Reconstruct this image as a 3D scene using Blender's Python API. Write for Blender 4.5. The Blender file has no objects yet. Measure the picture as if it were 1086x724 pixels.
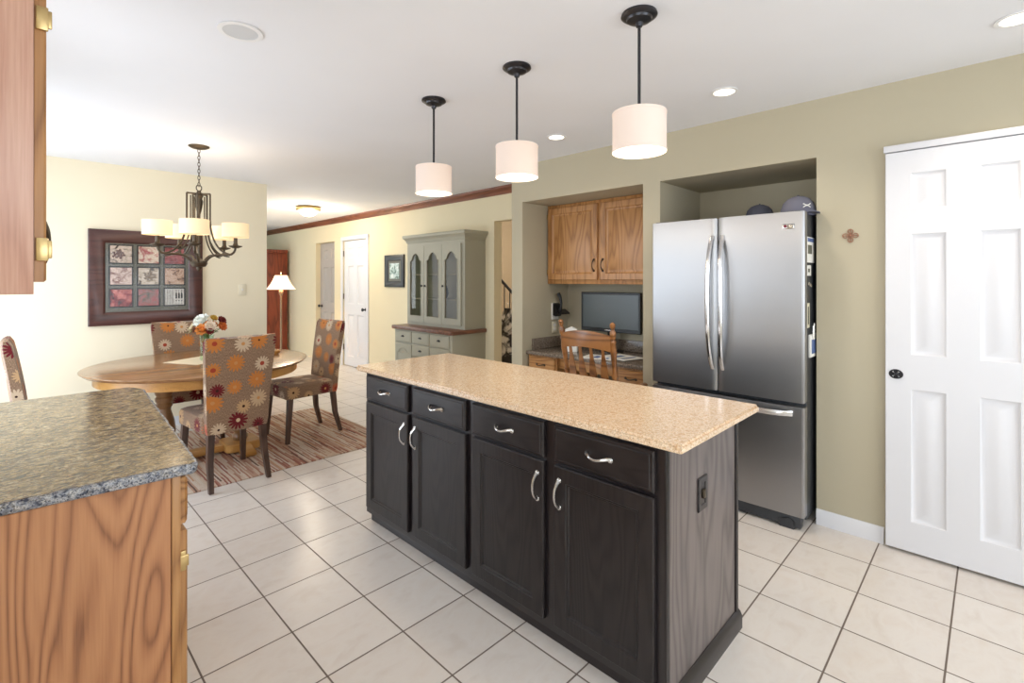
import bpy, bmesh, math, random
from mathutils import Vector, Matrix
random.seed(7)
PI = math.pi
S = bpy.context.scene
COL = S.collection
def rad(a): return a * PI / 180
def lin(c):
    return tuple(((v / 255) / 12.92 if v / 255 <= .04045 else ((v / 255 + .055) / 1.055) ** 2.4) for v in c) + (1,)

# ------------------------------------------------------------ camera, world, light
cd = bpy.data.cameras.new('camera')
cam = bpy.data.objects.new('camera', cd)
COL.objects.link(cam)
cam.location = (0, 0, 1.40)
cam.rotation_euler = (rad(90), 0, math.atan2(.69966, .71447) - PI / 2)
cd.sensor_width = 36
cd.lens = 36 * 521.35 / 1086
cd.shift_y = -(362 - 296.95) / 1086
cd.clip_start = .02
S.camera = cam
S.view_settings.view_transform = 'Standard'
S.view_settings.look = 'None'
S.view_settings.gamma = 1
S.view_settings.use_curve_mapping = False
S.view_settings.exposure = 0.18
w = bpy.data.worlds.new('daylight')
S.world = w
w.use_nodes = True
w.node_tree.nodes['Background'].inputs[0].default_value = (.80, .90, 1.0, 1)
w.node_tree.nodes['Background'].inputs[1].default_value = 1.6

def area(name, loc, rot, sx, sy, power, col):
    l = bpy.data.lights.new(name, 'AREA')
    l.shape = 'RECTANGLE'; l.size = sx; l.size_y = sy; l.energy = power; l.color = col
    o = bpy.data.objects.new(name, l); COL.objects.link(o)
    o.location = loc; o.rotation_euler = rot
    return o
DAY = (.86, .93, 1.0)
# daylight coming in at the windows (each lamp fills its window opening, except in the living room)
area('daylight_patio_door', (-.47, 4.5, 1.12), (0, rad(-90), 0), 2.0, 1.9, 35, (.76, .87, 1.0))
area('daylight_sink_window', (-.24, 2.52, 1.6), (0, rad(-90), 0), .9, .66, 8, DAY)
area('daylight_left_window', (-.96, -.5, 1.45), (0, rad(-90), 0), 1.3, 1.9, 25, DAY)
area('daylight_rear_window', (1.3, -2.56, 1.45), (rad(90), 0, 0), 3.0, 1.5, 41, DAY)
area('daylight_living_room', (.6, 11.0, 1.4), (rad(-90), 0, 0), 2.2, 1.5, 36, DAY)  # unseen area lamp, no window opening is built for it

# ------------------------------------------------------------ node helpers
def newmat(name):
    m = bpy.data.materials.new(name); m.use_nodes = True
    nt = m.node_tree
    b = nt.nodes['Principled BSDF']
    return m, nt, b
def N(nt, typ, **kw):
    n = nt.nodes.new(typ)
    for k, v in kw.items():
        if k.startswith('i_'):
            key = k[2:]
            key = int(key) if key.isdigit() else key
            n.inputs[key].default_value = v
        else: setattr(n, k, v)
    return n
def L(nt, a, b): nt.links.new(a, b)
def ramp(nt, src, stops, interp='LINEAR'):
    r = nt.nodes.new('ShaderNodeValToRGB'); r.color_ramp.interpolation = interp
    e = r.color_ramp.elements
    while len(e) > 1: e.remove(e[-1])
    e[0].position = stops[0][0]; e[0].color = lin(stops[0][1])
    for p, c in stops[1:]:
        x = e.new(p); x.color = lin(c)
    if src is not None: L(nt, src, r.inputs[0])
    return r.outputs[0]
def math_(nt, op, a, b=None, c=None):
    n = nt.nodes.new('ShaderNodeMath'); n.operation = op
    for i, v in enumerate((a, b, c)):
        if v is None: continue
        if isinstance(v, (int, float)): n.inputs[i].default_value = v
        else: L(nt, v, n.inputs[i])
    return n.outputs[0]
def coords(nt, scale=(1, 1, 1), loc=(0, 0, 0), kind='Object', rot=(0, 0, 0)):
    tc = nt.nodes.new('ShaderNodeTexCoord'); mp = nt.nodes.new('ShaderNodeMapping')
    mp.inputs['Scale'].default_value = scale; mp.inputs['Location'].default_value = loc
    mp.inputs['Rotation'].default_value = rot
    L(nt, tc.outputs[kind], mp.inputs['Vector']); return mp.outputs[0]
def noise(nt, vec, scale, detail=4, rough=.5, dist=0):
    n = nt.nodes.new('ShaderNodeTexNoise'); n.inputs['Scale'].default_value = scale
    n.inputs['Detail'].default_value = detail; n.inputs['Roughness'].default_value = rough
    n.inputs['Distortion'].default_value = dist
    if vec is not None: L(nt, vec, n.inputs['Vector'])
    return n.outputs[0]
def mix(nt, fac, a, b, blend='MIX'):
    n = nt.nodes.new('ShaderNodeMix'); n.data_type = 'RGBA'; n.blend_type = blend
    for i, v in ((0, fac), (6, a), (7, b)):
        if isinstance(v, (int, float)): n.inputs[i].default_value = v
        elif isinstance(v, tuple): n.inputs[i].default_value = v
        else: L(nt, v, n.inputs[i])
    return n.outputs[2]
def bump(nt, b, h, strength=.2, dist=.002):
    n = nt.nodes.new('ShaderNodeBump'); n.inputs['Strength'].default_value = strength
    n.inputs['Distance'].default_value = dist
    L(nt, h, n.inputs['Height']); L(nt, n.outputs[0], b.inputs['Normal'])

def plain(name, col, rough=.5, metal=0, coat=0, var=.06, vscale=6, spec=.5, bmp=0):
    m, nt, b = newmat(name)
    v = coords(nt)
    n = noise(nt, v, vscale, 3)
    c = lin(col)
    d = tuple(x * (1 - var) for x in c[:3]) + (1,); e = tuple(min(1, x * (1 + var)) for x in c[:3]) + (1,)
    L(nt, mix(nt, n, d, e), b.inputs['Base Color'])
    b.inputs['Roughness'].default_value = rough; b.inputs['Metallic'].default_value = metal
    b.inputs['Coat Weight'].default_value = coat; b.inputs['Specular IOR Level'].default_value = spec
    b.inputs['Coat Roughness'].default_value = .15
    if bmp: bump(nt, b, noise(nt, v, 300, 2), bmp, .001)
    return m

def wood(name, dark, mid, light, axis='z', rough=.38, ring=16, coat=.15, off=0, fine=.35, width=1.0, bmp=.12):
    m, nt, b = newmat(name)
    k = 3.0 * width; q = .42 * width
    sc = {'z': (k, k, q), 'x': (q, k, k), 'y': (k, q, k)}[axis]
    v = coords(nt, sc, (off, off * 1.3, off * .7))
    big = noise(nt, v, 1.1, 3, .42, .15)
    s = math_(nt, 'SINE', math_(nt, 'MULTIPLY', big, ring * 3.2 * PI * 2))
    s = math_(nt, 'POWER', math_(nt, 'MULTIPLY_ADD', s, .5, .5), .6)
    fs = {'z': (200, 200, 7), 'x': (7, 200, 200), 'y': (200, 7, 200)}[axis]
    f = noise(nt, coords(nt, fs), 1, 2, .6)
    g = math_(nt, 'ADD', math_(nt, 'MULTIPLY', s, 1 - fine), math_(nt, 'MULTIPLY', f, fine))
    g2 = math_(nt, 'MULTIPLY_ADD', noise(nt, coords(nt, (1, 1, 1)), 3, 2), .25, g)
    colr = ramp(nt, g2, [(.18, dark), (.55, mid), (1.0, light)])
    L(nt, colr, b.inputs['Base Color'])
    b.inputs['Roughness'].default_value = rough; b.inputs['Coat Weight'].default_value = coat
    b.inputs['Coat Roughness'].default_value = .2
    if 'ebony' in name: b.inputs['Specular IOR Level'].default_value = .38
    bump(nt, b, g, bmp, .001)
    return m

def emis(name, col, strength, base=None):
    m, nt, b = newmat(name)
    n = noise(nt, coords(nt), 8, 2)
    c = lin(col)
    L(nt, mix(nt, n, tuple(x * .96 for x in c[:3]) + (1,), c), b.inputs['Emission Color'])
    b.inputs['Emission Strength'].default_value = strength
    b.inputs['Base Color'].default_value = lin(base or col); b.inputs['Roughness'].default_value = .8
    return m

def glassmat(name, tint=(1, 1, 1, 1), refl=1.4, rough=.02):
    m, nt, b = newmat(name)
    nt.nodes.remove(b)
    out = nt.nodes['Material Output']
    t = N(nt, 'ShaderNodeBsdfTransparent'); t.inputs[0].default_value = tint
    g = N(nt, 'ShaderNodeBsdfGlossy'); g.inputs['Roughness'].default_value = rough
    lw = N(nt, 'ShaderNodeLayerWeight'); lw.inputs[0].default_value = .5; fac = math_(nt, 'MULTIPLY_ADD', math_(nt, 'POWER', lw.outputs['Facing'], 4), .7 * (refl - 1) / .45, .08 * (refl - 1))
    mx = N(nt, 'ShaderNodeMixShader')
    L(nt, fac, mx.inputs[0]); L(nt, t.outputs[0], mx.inputs[1]); L(nt, g.outputs[0], mx.inputs[2])
    L(nt, mx.outputs[0], out.inputs[0])
    return m

# ------------------------------------------------------------ materials
def wallmat(name, col, rough=.75):
    return plain(name, col, rough, var=.02, vscale=2.5, spec=.3, bmp=.05)
M = {}
M['olive'] = wallmat('olive_wall_paint', (186, 177, 154))
M['cream'] = wallmat('cream_wall_paint', (238, 228, 202))
M['cream2'] = wallmat('pale_yellow_wall_paint', (230, 218, 186))
M['sage'] = wallmat('sage_green_wall_paint', (150, 168, 130))
M['hall'] = wallmat('hall_wall_paint', (200, 180, 150))
M['ceil'] = wallmat('ceiling_paint', (236, 237, 241), .85)
M['white'] = plain('white_trim_paint', (224, 224, 228), .38, var=.01)
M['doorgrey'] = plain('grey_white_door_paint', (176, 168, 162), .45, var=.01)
M['crown'] = wood('stained_crown_wood', (84, 44, 28), (118, 66, 44), (140, 84, 58), 'y', .35, 4, fine=.6)

def tile():
    m, nt, b = newmat('ceramic_floor_tile')
    T = .3117
    v = coords(nt, (1, 1, 1), (-.7855 + T * 20, -1.9936 + T * 20, 0))
    br = N(nt, 'ShaderNodeTexBrick'); br.offset = 0; br.squash = 1
    L(nt, v, br.inputs['Vector'])
    br.inputs['Scale'].default_value = 1
    br.inputs['Brick Width'].default_value = T; br.inputs['Row Height'].default_value = T
    br.inputs['Mortar Size'].default_value = .0036; br.inputs['Mortar Smooth'].default_value = .3
    br.inputs['Color1'].default_value = lin((226, 219, 212)); br.inputs['Color2'].default_value = lin((232, 226, 220))
    br.inputs['Mortar'].default_value = lin((118, 104, 94))
    cl = noise(nt, coords(nt, (1, 1.6, 1)), 7, 5, .6, .4)
    cr = ramp(nt, cl, [(.3, (232, 220, 210)), (.5, (248, 244, 240)), (.7, (240, 228, 218))])
    base = mix(nt, .5, br.outputs[0], mix(nt, .9, br.outputs[0], cr, 'MULTIPLY'))
    L(nt, mix(nt, br.outputs[1], base, lin((118, 104, 94))), b.inputs['Base Color'])
    L(nt, math_(nt, 'MULTIPLY_ADD', br.outputs[1], .5, .27), b.inputs['Roughness'])
    hh = math_(nt, 'SUBTRACT', math_(nt, 'MULTIPLY', cl, .12), br.outputs[1])
    bump(nt, b, hh, .5, .002)
    return m
M['tile'] = tile()

def granite(name, stops, scale, speck, rough=.12, streak=1.0, specdens=.3):
    m, nt, b = newmat(name)
    v = coords(nt, (1, streak, 1))
    n1 = noise(nt, v, scale, 3, .6, .5)
    c1 = ramp(nt, n1, stops)
    vo = N(nt, 'ShaderNodeTexVoronoi'); vo.inputs['Scale'].default_value = scale * 3.2; L(nt, v, vo.inputs['Vector'])
    sep = N(nt, 'ShaderNodeSeparateColor'); L(nt, vo.outputs['Color'], sep.inputs[0])
    c2 = ramp(nt, sep.outputs[0], [(0, stops[0][1]), (.25, stops[1][1]), (.5, stops[2][1]), (.8, stops[-1][1]), (1, stops[1][1])], 'CONSTANT')
    c = mix(nt, .35, c1, c2)
    n2 = noise(nt, v, scale * 4.5, 3, .6)
    k = ramp(nt, n2, [(.0, (255, 255, 255)), (specdens, (255, 255, 255)), (specdens + .05, (0, 0, 0))])
    c = mix(nt, k, c, lin(speck))
    L(nt, c, b.inputs['Base Color'])
    b.inputs['Roughness'].default_value = rough; b.inputs['Specular IOR Level'].default_value = .32
    b.inputs['Coat Roughness'].default_value = .05
    return m
M['granite_tan'] = granite('tan_granite', [(.36, (206, 168, 130)), (.46, (230, 200, 166)), (.54, (240, 220, 194)), (.62, (212, 180, 146))], 60, (140, 114, 94), .14, 1, .35)
M['granite_brown'] = granite('brown_speckled_granite', [(.36, (40, 38, 42)), (.45, (112, 90, 66)), (.52, (178, 152, 104)), (.58, (110, 88, 66)), (.64, (204, 186, 150))], 27, (40, 38, 44), .16, 1.9, .38)
M['granite_edge'] = granite('grey_chiselled_granite_edge', [(.38, (48, 50, 62)), (.45, (104, 110, 124)), (.52, (178, 180, 186)), (.57, (130, 124, 116)), (.63, (206, 204, 202))], 55, (46, 50, 62), .25, 1.7, .38)
M['granite_desk'] = granite('grey_brown_granite', [(.32, (70, 62, 56)), (.43, (110, 98, 86)), (.52, (144, 130, 116)), (.62, (96, 84, 74)), (.7, (160, 148, 136))], 50, (50, 46, 44), .15, 1, .36)

M['oak'] = wood('honey_oak', (126, 82, 42), (166, 116, 66), (190, 140, 86), 'z', .4, 7, off=1.7, fine=.5)
M['oak_h'] = wood('honey_oak_rail', (126, 82, 42), (166, 116, 66), (190, 140, 86), 'x', .4, 7, off=4.1)
M['oak_end'] = wood('oak_end_panel', (116, 70, 42), (170, 114, 74), (194, 138, 94), 'z', .42, 9, off=3.45, width=1.0, fine=.45)
M['oak_sheen'] = wood('oak_side_with_sheen', (176, 128, 108), (202, 154, 132), (220, 178, 156), 'z', .35, 3, off=8.2, fine=.7)  # window sheen on the cabinet side put into a paler colour
M['table'] = wood('table_oak', (124, 86, 52), (160, 116, 74), (178, 134, 92), 'x', .2, 3, fine=.5, coat=.4, off=2.2)
M['tablebase'] = wood('table_base_oak', (150, 100, 46), (190, 138, 72), (206, 156, 88), 'x', .4, 2, fine=.7, off=5.2)
M['column'] = wood('turned_column_wood', (88, 62, 38), (128, 94, 60), (150, 114, 76), 'z', .35, 2, fine=.7, off=5.2)
M['chairwood'] = wood('desk_chair_oak', (92, 54, 26), (138, 88, 46), (162, 108, 60), 'x', .3, 4, coat=.4, off=6.2)
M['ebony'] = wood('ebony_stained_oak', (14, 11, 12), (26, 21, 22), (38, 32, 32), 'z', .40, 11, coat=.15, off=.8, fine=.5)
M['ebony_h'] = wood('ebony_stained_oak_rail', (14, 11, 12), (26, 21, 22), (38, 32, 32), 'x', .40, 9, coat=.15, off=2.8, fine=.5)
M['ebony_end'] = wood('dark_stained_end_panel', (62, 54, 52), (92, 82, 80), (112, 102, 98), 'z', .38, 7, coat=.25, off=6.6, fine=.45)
M['black'] = plain('black_stain', (28, 22, 24), .35, coat=.3)
M['legwood'] = wood('dark_leg_wood', (46, 32, 26), (74, 54, 44), (94, 70, 58), 'z', .35, 4, fine=.6)
M['cherry'] = wood('red_cherry_wood', (78, 30, 16), (126, 54, 30), (148, 68, 40), 'z', .35, 5, fine=.5)
M['walnut'] = wood('dark_walnut_top', (72, 44, 32), (106, 68, 52), (130, 88, 68), 'y', .35, 5, fine=.5)
M['hutch'] = plain('sage_grey_hutch_paint', (164, 160, 142), .45, var=.03)
M['mahogany'] = wood('mahogany_frame', (46, 25, 22), (70, 39, 34), (86, 50, 43), 'x', .35, 4, fine=.6)
M['bronze'] = plain('oil_rubbed_bronze', (66, 66, 70), .32, .85)
M['pewter'] = plain('antique_bronze', (88, 78, 66), .4, .8)
M['chrome'] = plain('brushed_nickel', (205, 203, 200), .2, 1)
M['brass'] = plain('aged_brass', (196, 170, 120), .3, 1)
M['blackplastic'] = plain('black_plastic', (22, 22, 24), .35)
M['darkgrey'] = plain('dark_grey_metal', (62, 64, 68), .4, .3)
M['plate'] = plain('ivory_plastic', (228, 220, 196), .4, var=.01)
M['paper'] = plain('paper', (236, 234, 228), .7, var=.03)
M['bluepaper'] = plain('blue_print_paper', (90, 110, 160), .6)
M['screen'] = plain('screen_reflection_tint', (52, 62, 62), .3, spec=.8)  # grey-green reflection put into the screen colour
M['matgrey'] = plain('grey_green_mat', (98, 98, 88), .5)
M['capgrey'] = plain('grey_cap_cloth', (104, 104, 118), .85, bmp=.3)
M['capdark'] = plain('dark_cap_cloth', (52, 54, 66), .85, bmp=.3)
M['linen'] = plain('cream_linen', (236, 218, 186), .85, bmp=.3)
M['ringwhite'] = plain('white_light_trim', (236, 236, 236), .5)
M['dimlens'] = plain('dim_light_lens', (205, 208, 212), .4)
M['pendshade'] = emis('lit_drum_shade_linen', (255, 222, 206), .22, (216, 202, 190))
M['pendglow'] = emis('lit_shade_diffuser', (255, 244, 226), 1.2)
M['chanshade'] = emis('lit_chandelier_shade', (255, 222, 170), .45, (240, 220, 185))
M['lampshade'] = emis('lit_floor_lamp_shade', (255, 226, 190), 1.0)
M['lens'] = emis('lit_recessed_lens', (255, 244, 224), 3.0)
M['bowl'] = emis('lit_frosted_bowl', (255, 244, 218), 1.3)
M['glass'] = glassmat('clear_glass')
M['frameglass'] = glassmat('non_glare_picture_glass', (1, 1, 1, 1), 1.12, .1)
M['cabglass'] = glassmat('cabinet_glass', (.93, .90, .86, 1), 1.35)
M['vaseglass'] = glassmat('vase_glass', (.86, .95, .88, 1), 1.5)
M['stem'] = plain('green_stem', (96, 128, 62), .6, var=.3, vscale=60)
M['leaf'] = plain('green_leaf', (70, 92, 44), .6, var=.3)
M['china'] = plain('white_china', (226, 222, 212), .25)

def steel(name, base=(166, 166, 168), r=.34):
    m, nt, b = newmat(name)
    v = coords(nt, (3, 3, 900))
    n = noise(nt, v, 1, 2)
    L(nt, mix(nt, n, tuple(x * .93 for x in lin(base)[:3]) + (1,), lin(base)), b.inputs['Base Color'])
    b.inputs['Metallic'].default_value = 1
    L(nt, math_(nt, 'MULTIPLY_ADD', n, .12, r - .04), b.inputs['Roughness'])
    b.inputs['Anisotropic'].default_value = .6
    bump(nt, b, n, .04, .0005)
    return m
M['steel'] = steel('brushed_stainless_steel')
M['steelhandle'] = steel('polished_steel', (210, 210, 212), .18)

def daisy():
    m, nt, b = newmat('daisy_print_chenille')
    u = coords(nt, (7.4, 7.4, 7.4), (.31, .17, 0), 'UV')
    vo = N(nt, 'ShaderNodeTexVoronoi'); vo.voronoi_dimensions = '2D'; vo.inputs['Scale'].default_value = 1
    vo.inputs['Randomness'].default_value = .5
    L(nt, u, vo.inputs['Vector'])
    sub = N(nt, 'ShaderNodeVectorMath'); sub.operation = 'SUBTRACT'
    L(nt, u, sub.inputs[0]); L(nt, vo.outputs['Position'], sub.inputs[1])
    sp = N(nt, 'ShaderNodeSeparateXYZ'); L(nt, sub.outputs[0], sp.inputs[0])
    x, y = sp.outputs[0], sp.outputs[1]
    r = math_(nt, 'SQRT', math_(nt, 'ADD', math_(nt, 'MULTIPLY', x, x), math_(nt, 'MULTIPLY', y, y)))
    a = math_(nt, 'ARCTAN2', y, x)
    sc = N(nt, 'ShaderNodeSeparateColor'); L(nt, vo.outputs['Color'], sc.inputs[0])
    pet = math_(nt, 'ABSOLUTE', math_(nt, 'COSINE', math_(nt, 'MULTIPLY', a, 7)))
    R = math_(nt, 'MULTIPLY', math_(nt, 'MULTIPLY_ADD', pet, .48, .52), math_(nt, 'MULTIPLY_ADD', sc.outputs[1], .18, .32))
    inner = math_(nt, 'LESS_THAN', r, R)
    cen = math_(nt, 'LESS_THAN', r, math_(nt, 'MULTIPLY_ADD', sc.outputs[2], .07, .05))
    pc = ramp(nt, sc.outputs[0], [(0, (206, 132, 66)), (.16, (206, 178, 144)), (.36, (112, 30, 36)), (.52, (214, 192, 164)), (.70, (198, 110, 76)), (.80, (204, 168, 124))], 'CONSTANT')
    cc = ramp(nt, sc.outputs[2], [(0, (60, 26, 22)), (.35, (208, 150, 92)), (.6, (220, 196, 160)), (.8, (170, 70, 48))], 'CONSTANT')
    fine = noise(nt, coords(nt, (420, 90, 90), kind='UV'), 1, 2, .6)
    bg = ramp(nt, fine, [(.3, (118, 92, 72)), (.52, (152, 124, 100)), (.7, (188, 160, 134))])
    c = mix(nt, inner, bg, pc); c = mix(nt, cen, c, cc)
    c = mix(nt, .25, c, mix(nt, 1.0, c, bg, 'MULTIPLY'))
    L(nt, c, b.inputs['Base Color'])
    b.inputs['Roughness'].default_value = .9; b.inputs['Sheen Weight'].default_value = .2
    b.inputs['Specular IOR Level'].default_value = .2
    bump(nt, b, fine, .4, .002)
    return m
M['daisy'] = daisy()

def ragrug():
    m, nt, b = newmat('striped_rag_weave')
    v = coords(nt, (92, 3.2, 1)); 
    wv = noise(nt, coords(nt, (9, 9, 9)), 1, 2)
    vv = N(nt, 'ShaderNodeVectorMath'); vv.operation = 'ADD'
    cmb = N(nt, 'ShaderNodeCombineXYZ'); L(nt, math_(nt, 'MULTIPLY', wv, 1.0), cmb.inputs[0])
    L(nt, v, vv.inputs[0]); L(nt, cmb.outputs[0], vv.inputs[1])
    fx = N(nt, 'ShaderNodeSeparateXYZ'); L(nt, vv.outputs[0], fx.inputs[0])
    fl_ = math_(nt, 'FLOOR', fx.outputs[0])
    wn = N(nt, 'ShaderNodeTexWhiteNoise'); wn.noise_dimensions = '2D'
    c2 = N(nt, 'ShaderNodeCombineXYZ'); L(nt, fl_, c2.inputs[0]); L(nt, math_(nt, 'FLOOR', math_(nt, 'ADD', fx.outputs[1], math_(nt, 'MULTIPLY', fl_, .37))), c2.inputs[1])
    L(nt, c2.outputs[0], wn.inputs['Vector'])
    c = ramp(nt, wn.outputs['Value'], [(0, (224, 206, 184)), (.26, (202, 168, 146)), (.46, (182, 134, 116)), (.60, (230, 218, 202)), (.78, (158, 98, 88)), (.88, (206, 166, 134)), (.965, (92, 74, 68))], 'CONSTANT')
    fr = math_(nt, 'FRACT', fx.outputs[0])
    h = math_(nt, 'SINE', math_(nt, 'MULTIPLY', fr, PI))
    f2 = noise(nt, coords(nt, (160, 60, 60)), 1, 2)
    c = mix(nt, math_(nt, 'MULTIPLY', f2, .5), c, lin((172, 128, 104)))
    L(nt, c, b.inputs['Base Color']); b.inputs['Roughness'].default_value = .95
    b.inputs['Specular IOR Level'].default_value = .15
    bump(nt, b, h, .8, .006)
    return m
M['rug'] = ragrug()

def printmat(name, a, b_, c, scale, seed):
    m, nt, b = newmat(name)
    v = coords(nt, (1, 1, 1), (seed, seed * 2, seed * 3))
    n = noise(nt, v, scale, 4, .6, 1.2)
    L(nt, ramp(nt, n, [(.36, a), (.47, b_), (.60, c)]), b.inputs['Base Color'])
    b.inputs['Roughness'].default_value = .35
    return m

# ------------------------------------------------------------ mesh builder
class B:
    def __init__(s): s.bm = bmesh.new()
    def merge(s, t, mat=None):
        if mat is not None: bmesh.ops.transform(t, matrix=mat, verts=t.verts)
        me = bpy.data.meshes.new('tmp'); t.to_mesh(me); t.free()
        s.bm.from_mesh(me); bpy.data.meshes.remove(me)
    def box(s, x0, x1, y0, y1, z0, z1, bev=0, seg=2, mat=None):
        t = bmesh.new()
        bmesh.ops.create_cube(t, size=1)
        bmesh.ops.transform(t, matrix=Matrix.Translation(((x0 + x1) / 2, (y0 + y1) / 2, (z0 + z1) / 2)) @ Matrix.Diagonal((x1 - x0, y1 - y0, z1 - z0, 1)), verts=t.verts)
        if bev: bmesh.ops.bevel(t, geom=t.edges[:], offset=bev, segments=seg, affect='EDGES', profile=.5)
        s.merge(t, mat); return s
    def lathe(s, prof, c=(0, 0, 0), seg=24, mat=None, caps=True):
        t = bmesh.new(); rings = []
        for r, z in prof:
            rings.append([t.verts.new((c[0] + max(r, 1e-4) * math.cos(2 * PI * i / seg), c[1] + max(r, 1e-4) * math.sin(2 * PI * i / seg), c[2] + z)) for i in range(seg)])
        for a, b in zip(rings, rings[1:]):
            for i in range(seg): t.faces.new((a[i], a[(i + 1) % seg], b[(i + 1) % seg], b[i]))
        if caps:
            t.faces.new(rings[0][::-1]); t.faces.new(rings[-1])
        bmesh.ops.recalc_face_normals(t, faces=t.faces[:])
        s.merge(t, mat); return s
    def tube(s, pts, r, seg=10, mat=None, flat=None):
        pts = [Vector(p) for p in pts]; n = len(pts)
        rs = r if isinstance(r, (list, tuple)) else [r] * n
        t = bmesh.new(); rings = []
        d0 = (pts[1] - pts[0]).normalized()
        up = Vector((0, 0, 1)) if abs(d0.z) < .9 else Vector((0, 1, 0))
        a = d0.cross(up).normalized()
        for i, p in enumerate(pts):
            d = (pts[min(i + 1, n - 1)] - pts[max(i - 1, 0)]).normalized()
            a = (a - d * a.dot(d)).normalized(); bb = d.cross(a)
            f = flat or 1
            rings.append([t.verts.new(p + a * (rs[i] * math.cos(2 * PI * k / seg)) + bb * (rs[i] * f * math.sin(2 * PI * k / seg))) for k in range(seg)])
        for A, C in zip(rings, rings[1:]):
            for k in range(seg): t.faces.new((A[k], A[(k + 1) % seg], C[(k + 1) % seg], C[k]))
        t.faces.new(rings[0][::-1]); t.faces.new(rings[-1])
        bmesh.ops.recalc_face_normals(t, faces=t.faces[:])
        s.merge(t, mat); return s
    def prism(s, poly, a0, a1, axis='z', bev=0, mat=None):
        t = bmesh.new()
        def P(u, v, w): return {'z': (u, v, w), 'y': (u, w, v), 'x': (w, u, v)}[axis]
        A = [t.verts.new(P(u, v, a0)) for u, v in poly]; C = [t.verts.new(P(u, v, a1)) for u, v in poly]
        n = len(poly)
        t.faces.new(A[::-1]); t.faces.new(C)
        for i in range(n): t.faces.new((A[i], A[(i + 1) % n], C[(i + 1) % n], C[i]))
        bmesh.ops.recalc_face_normals(t, faces=t.faces[:])
        if bev: bmesh.ops.bevel(t, geom=[e for e in t.edges if e.calc_face_angle(0) > .5], offset=bev, segments=2, affect='EDGES')
        s.merge(t, mat); return s
    def loft(s, loops, close=True, caps=True, mat=None):
        t = bmesh.new()
        R = [[t.verts.new(p) for p in l] for l in loops]; n = len(R[0])
        for A, C in zip(R, R[1:]):
            for i in range(n if close else n - 1): t.faces.new((A[i], A[(i + 1) % n], C[(i + 1) % n], C[i]))
        if caps and close: t.faces.new(R[0][::-1]); t.faces.new(R[-1])
        bmesh.ops.recalc_face_normals(t, faces=t.faces[:])
        s.merge(t, mat); return s
    def ball(s, c, r, sc=(1, 1, 1), seg=12, mat=None):
        t = bmesh.new(); bmesh.ops.create_uvsphere(t, u_segments=seg, v_segments=max(6, seg // 2 + 2), radius=r)
        m = Matrix.Translation(c) @ Matrix.Diagonal((*sc, 1))
        bmesh.ops.transform(t, matrix=m, verts=t.verts); s.merge(t, mat); return s
    def slab(s, w, h, t_, panels, prof, e=.003, x0=0, z0=0, y0=0):
        """a board w x h, front at y0 facing -y, with sunk/raised panels [(x0,x1,z0,z1)] following prof [(inset, depth)]"""
        t = bmesh.new()
        xs = sorted({e, w - e} | {p[i] for p in panels for i in (0, 1)}); zs = sorted({e, h - e} | {p[i] for p in panels for i in (2, 3)})
        def V(x, y, z): return t.verts.new((x0 + x, y0 + y, z0 + z))
        def q(a, b, c, d): t.faces.new((a, b, c, d))
        for i in range(len(xs) - 1):
            for j in range(len(zs) - 1):
                a, b, c, d = xs[i], xs[i + 1], zs[j], zs[j + 1]
                cx_, cz_ = (a + b) / 2, (c + d) / 2
                if any(p[0] < cx_ < p[1] and p[2] < cz_ < p[3] for p in panels): continue
                q(V(a, 0, c), V(b, 0, c), V(b, 0, d), V(a, 0, d))
        for p in panels:
            prev = None
            for ins, dep in [(0, 0)] + list(prof):
                l = [(p[0] + ins, dep, p[2] + ins), (p[1] - ins, dep, p[2] + ins), (p[1] - ins, dep, p[3] - ins), (p[0] + ins, dep, p[3] - ins)]
                if prev:
                    for k in range(4): q(V(*prev[k]), V(*prev[(k + 1) % 4]), V(*l[(k + 1) % 4]), V(*l[k]))
                prev = l
            q(*[V(*v) for v in prev])
        o1 = [(e, 0, e), (w - e, 0, e), (w - e, 0, h - e), (e, 0, h - e)]
        o2 = [(0, e, 0), (w, e, 0), (w, e, h), (0, e, h)]; o3 = [(0, t_, 0), (w, t_, 0), (w, t_, h), (0, t_, h)]
        for A, C in ((o1, o2), (o2, o3)):
            for k in range(4): q(V(*A[k]), V(*A[(k + 1) % 4]), V(*C[(k + 1) % 4]), V(*C[k]))
        q(*[V(*v) for v in o3])
        bmesh.ops.remove_doubles(t, verts=t.verts, dist=1e-5)
        bmesh.ops.recalc_face_normals(t, faces=t.faces[:])
        s.merge(t); return s
    def ringframe(s, outer, inner, y0, y1):
        """frame between two closed loops of (x,z) with equal counts, from y0 (front) to y1"""
        t = bmesh.new(); n = len(outer)
        of = [t.verts.new((x, y0, z)) for x, z in outer]; inf = [t.verts.new((x, y0, z)) for x, z in inner]
        ob = [t.verts.new((x, y1, z)) for x, z in outer]; ib = [t.verts.new((x, y1, z)) for x, z in inner]
        for i in range(n):
            j = (i + 1) % n
            t.faces.new((of[i], of[j], inf[j], inf[i])); t.faces.new((ob[i], ob[j], ib[j], ib[i]))
            t.faces.new((of[i], of[j], ob[j], ob[i])); t.faces.new((inf[i], inf[j], ib[j], ib[i]))
        bmesh.ops.recalc_face_normals(t, faces=t.faces[:])
        s.merge(t); return s
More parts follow.
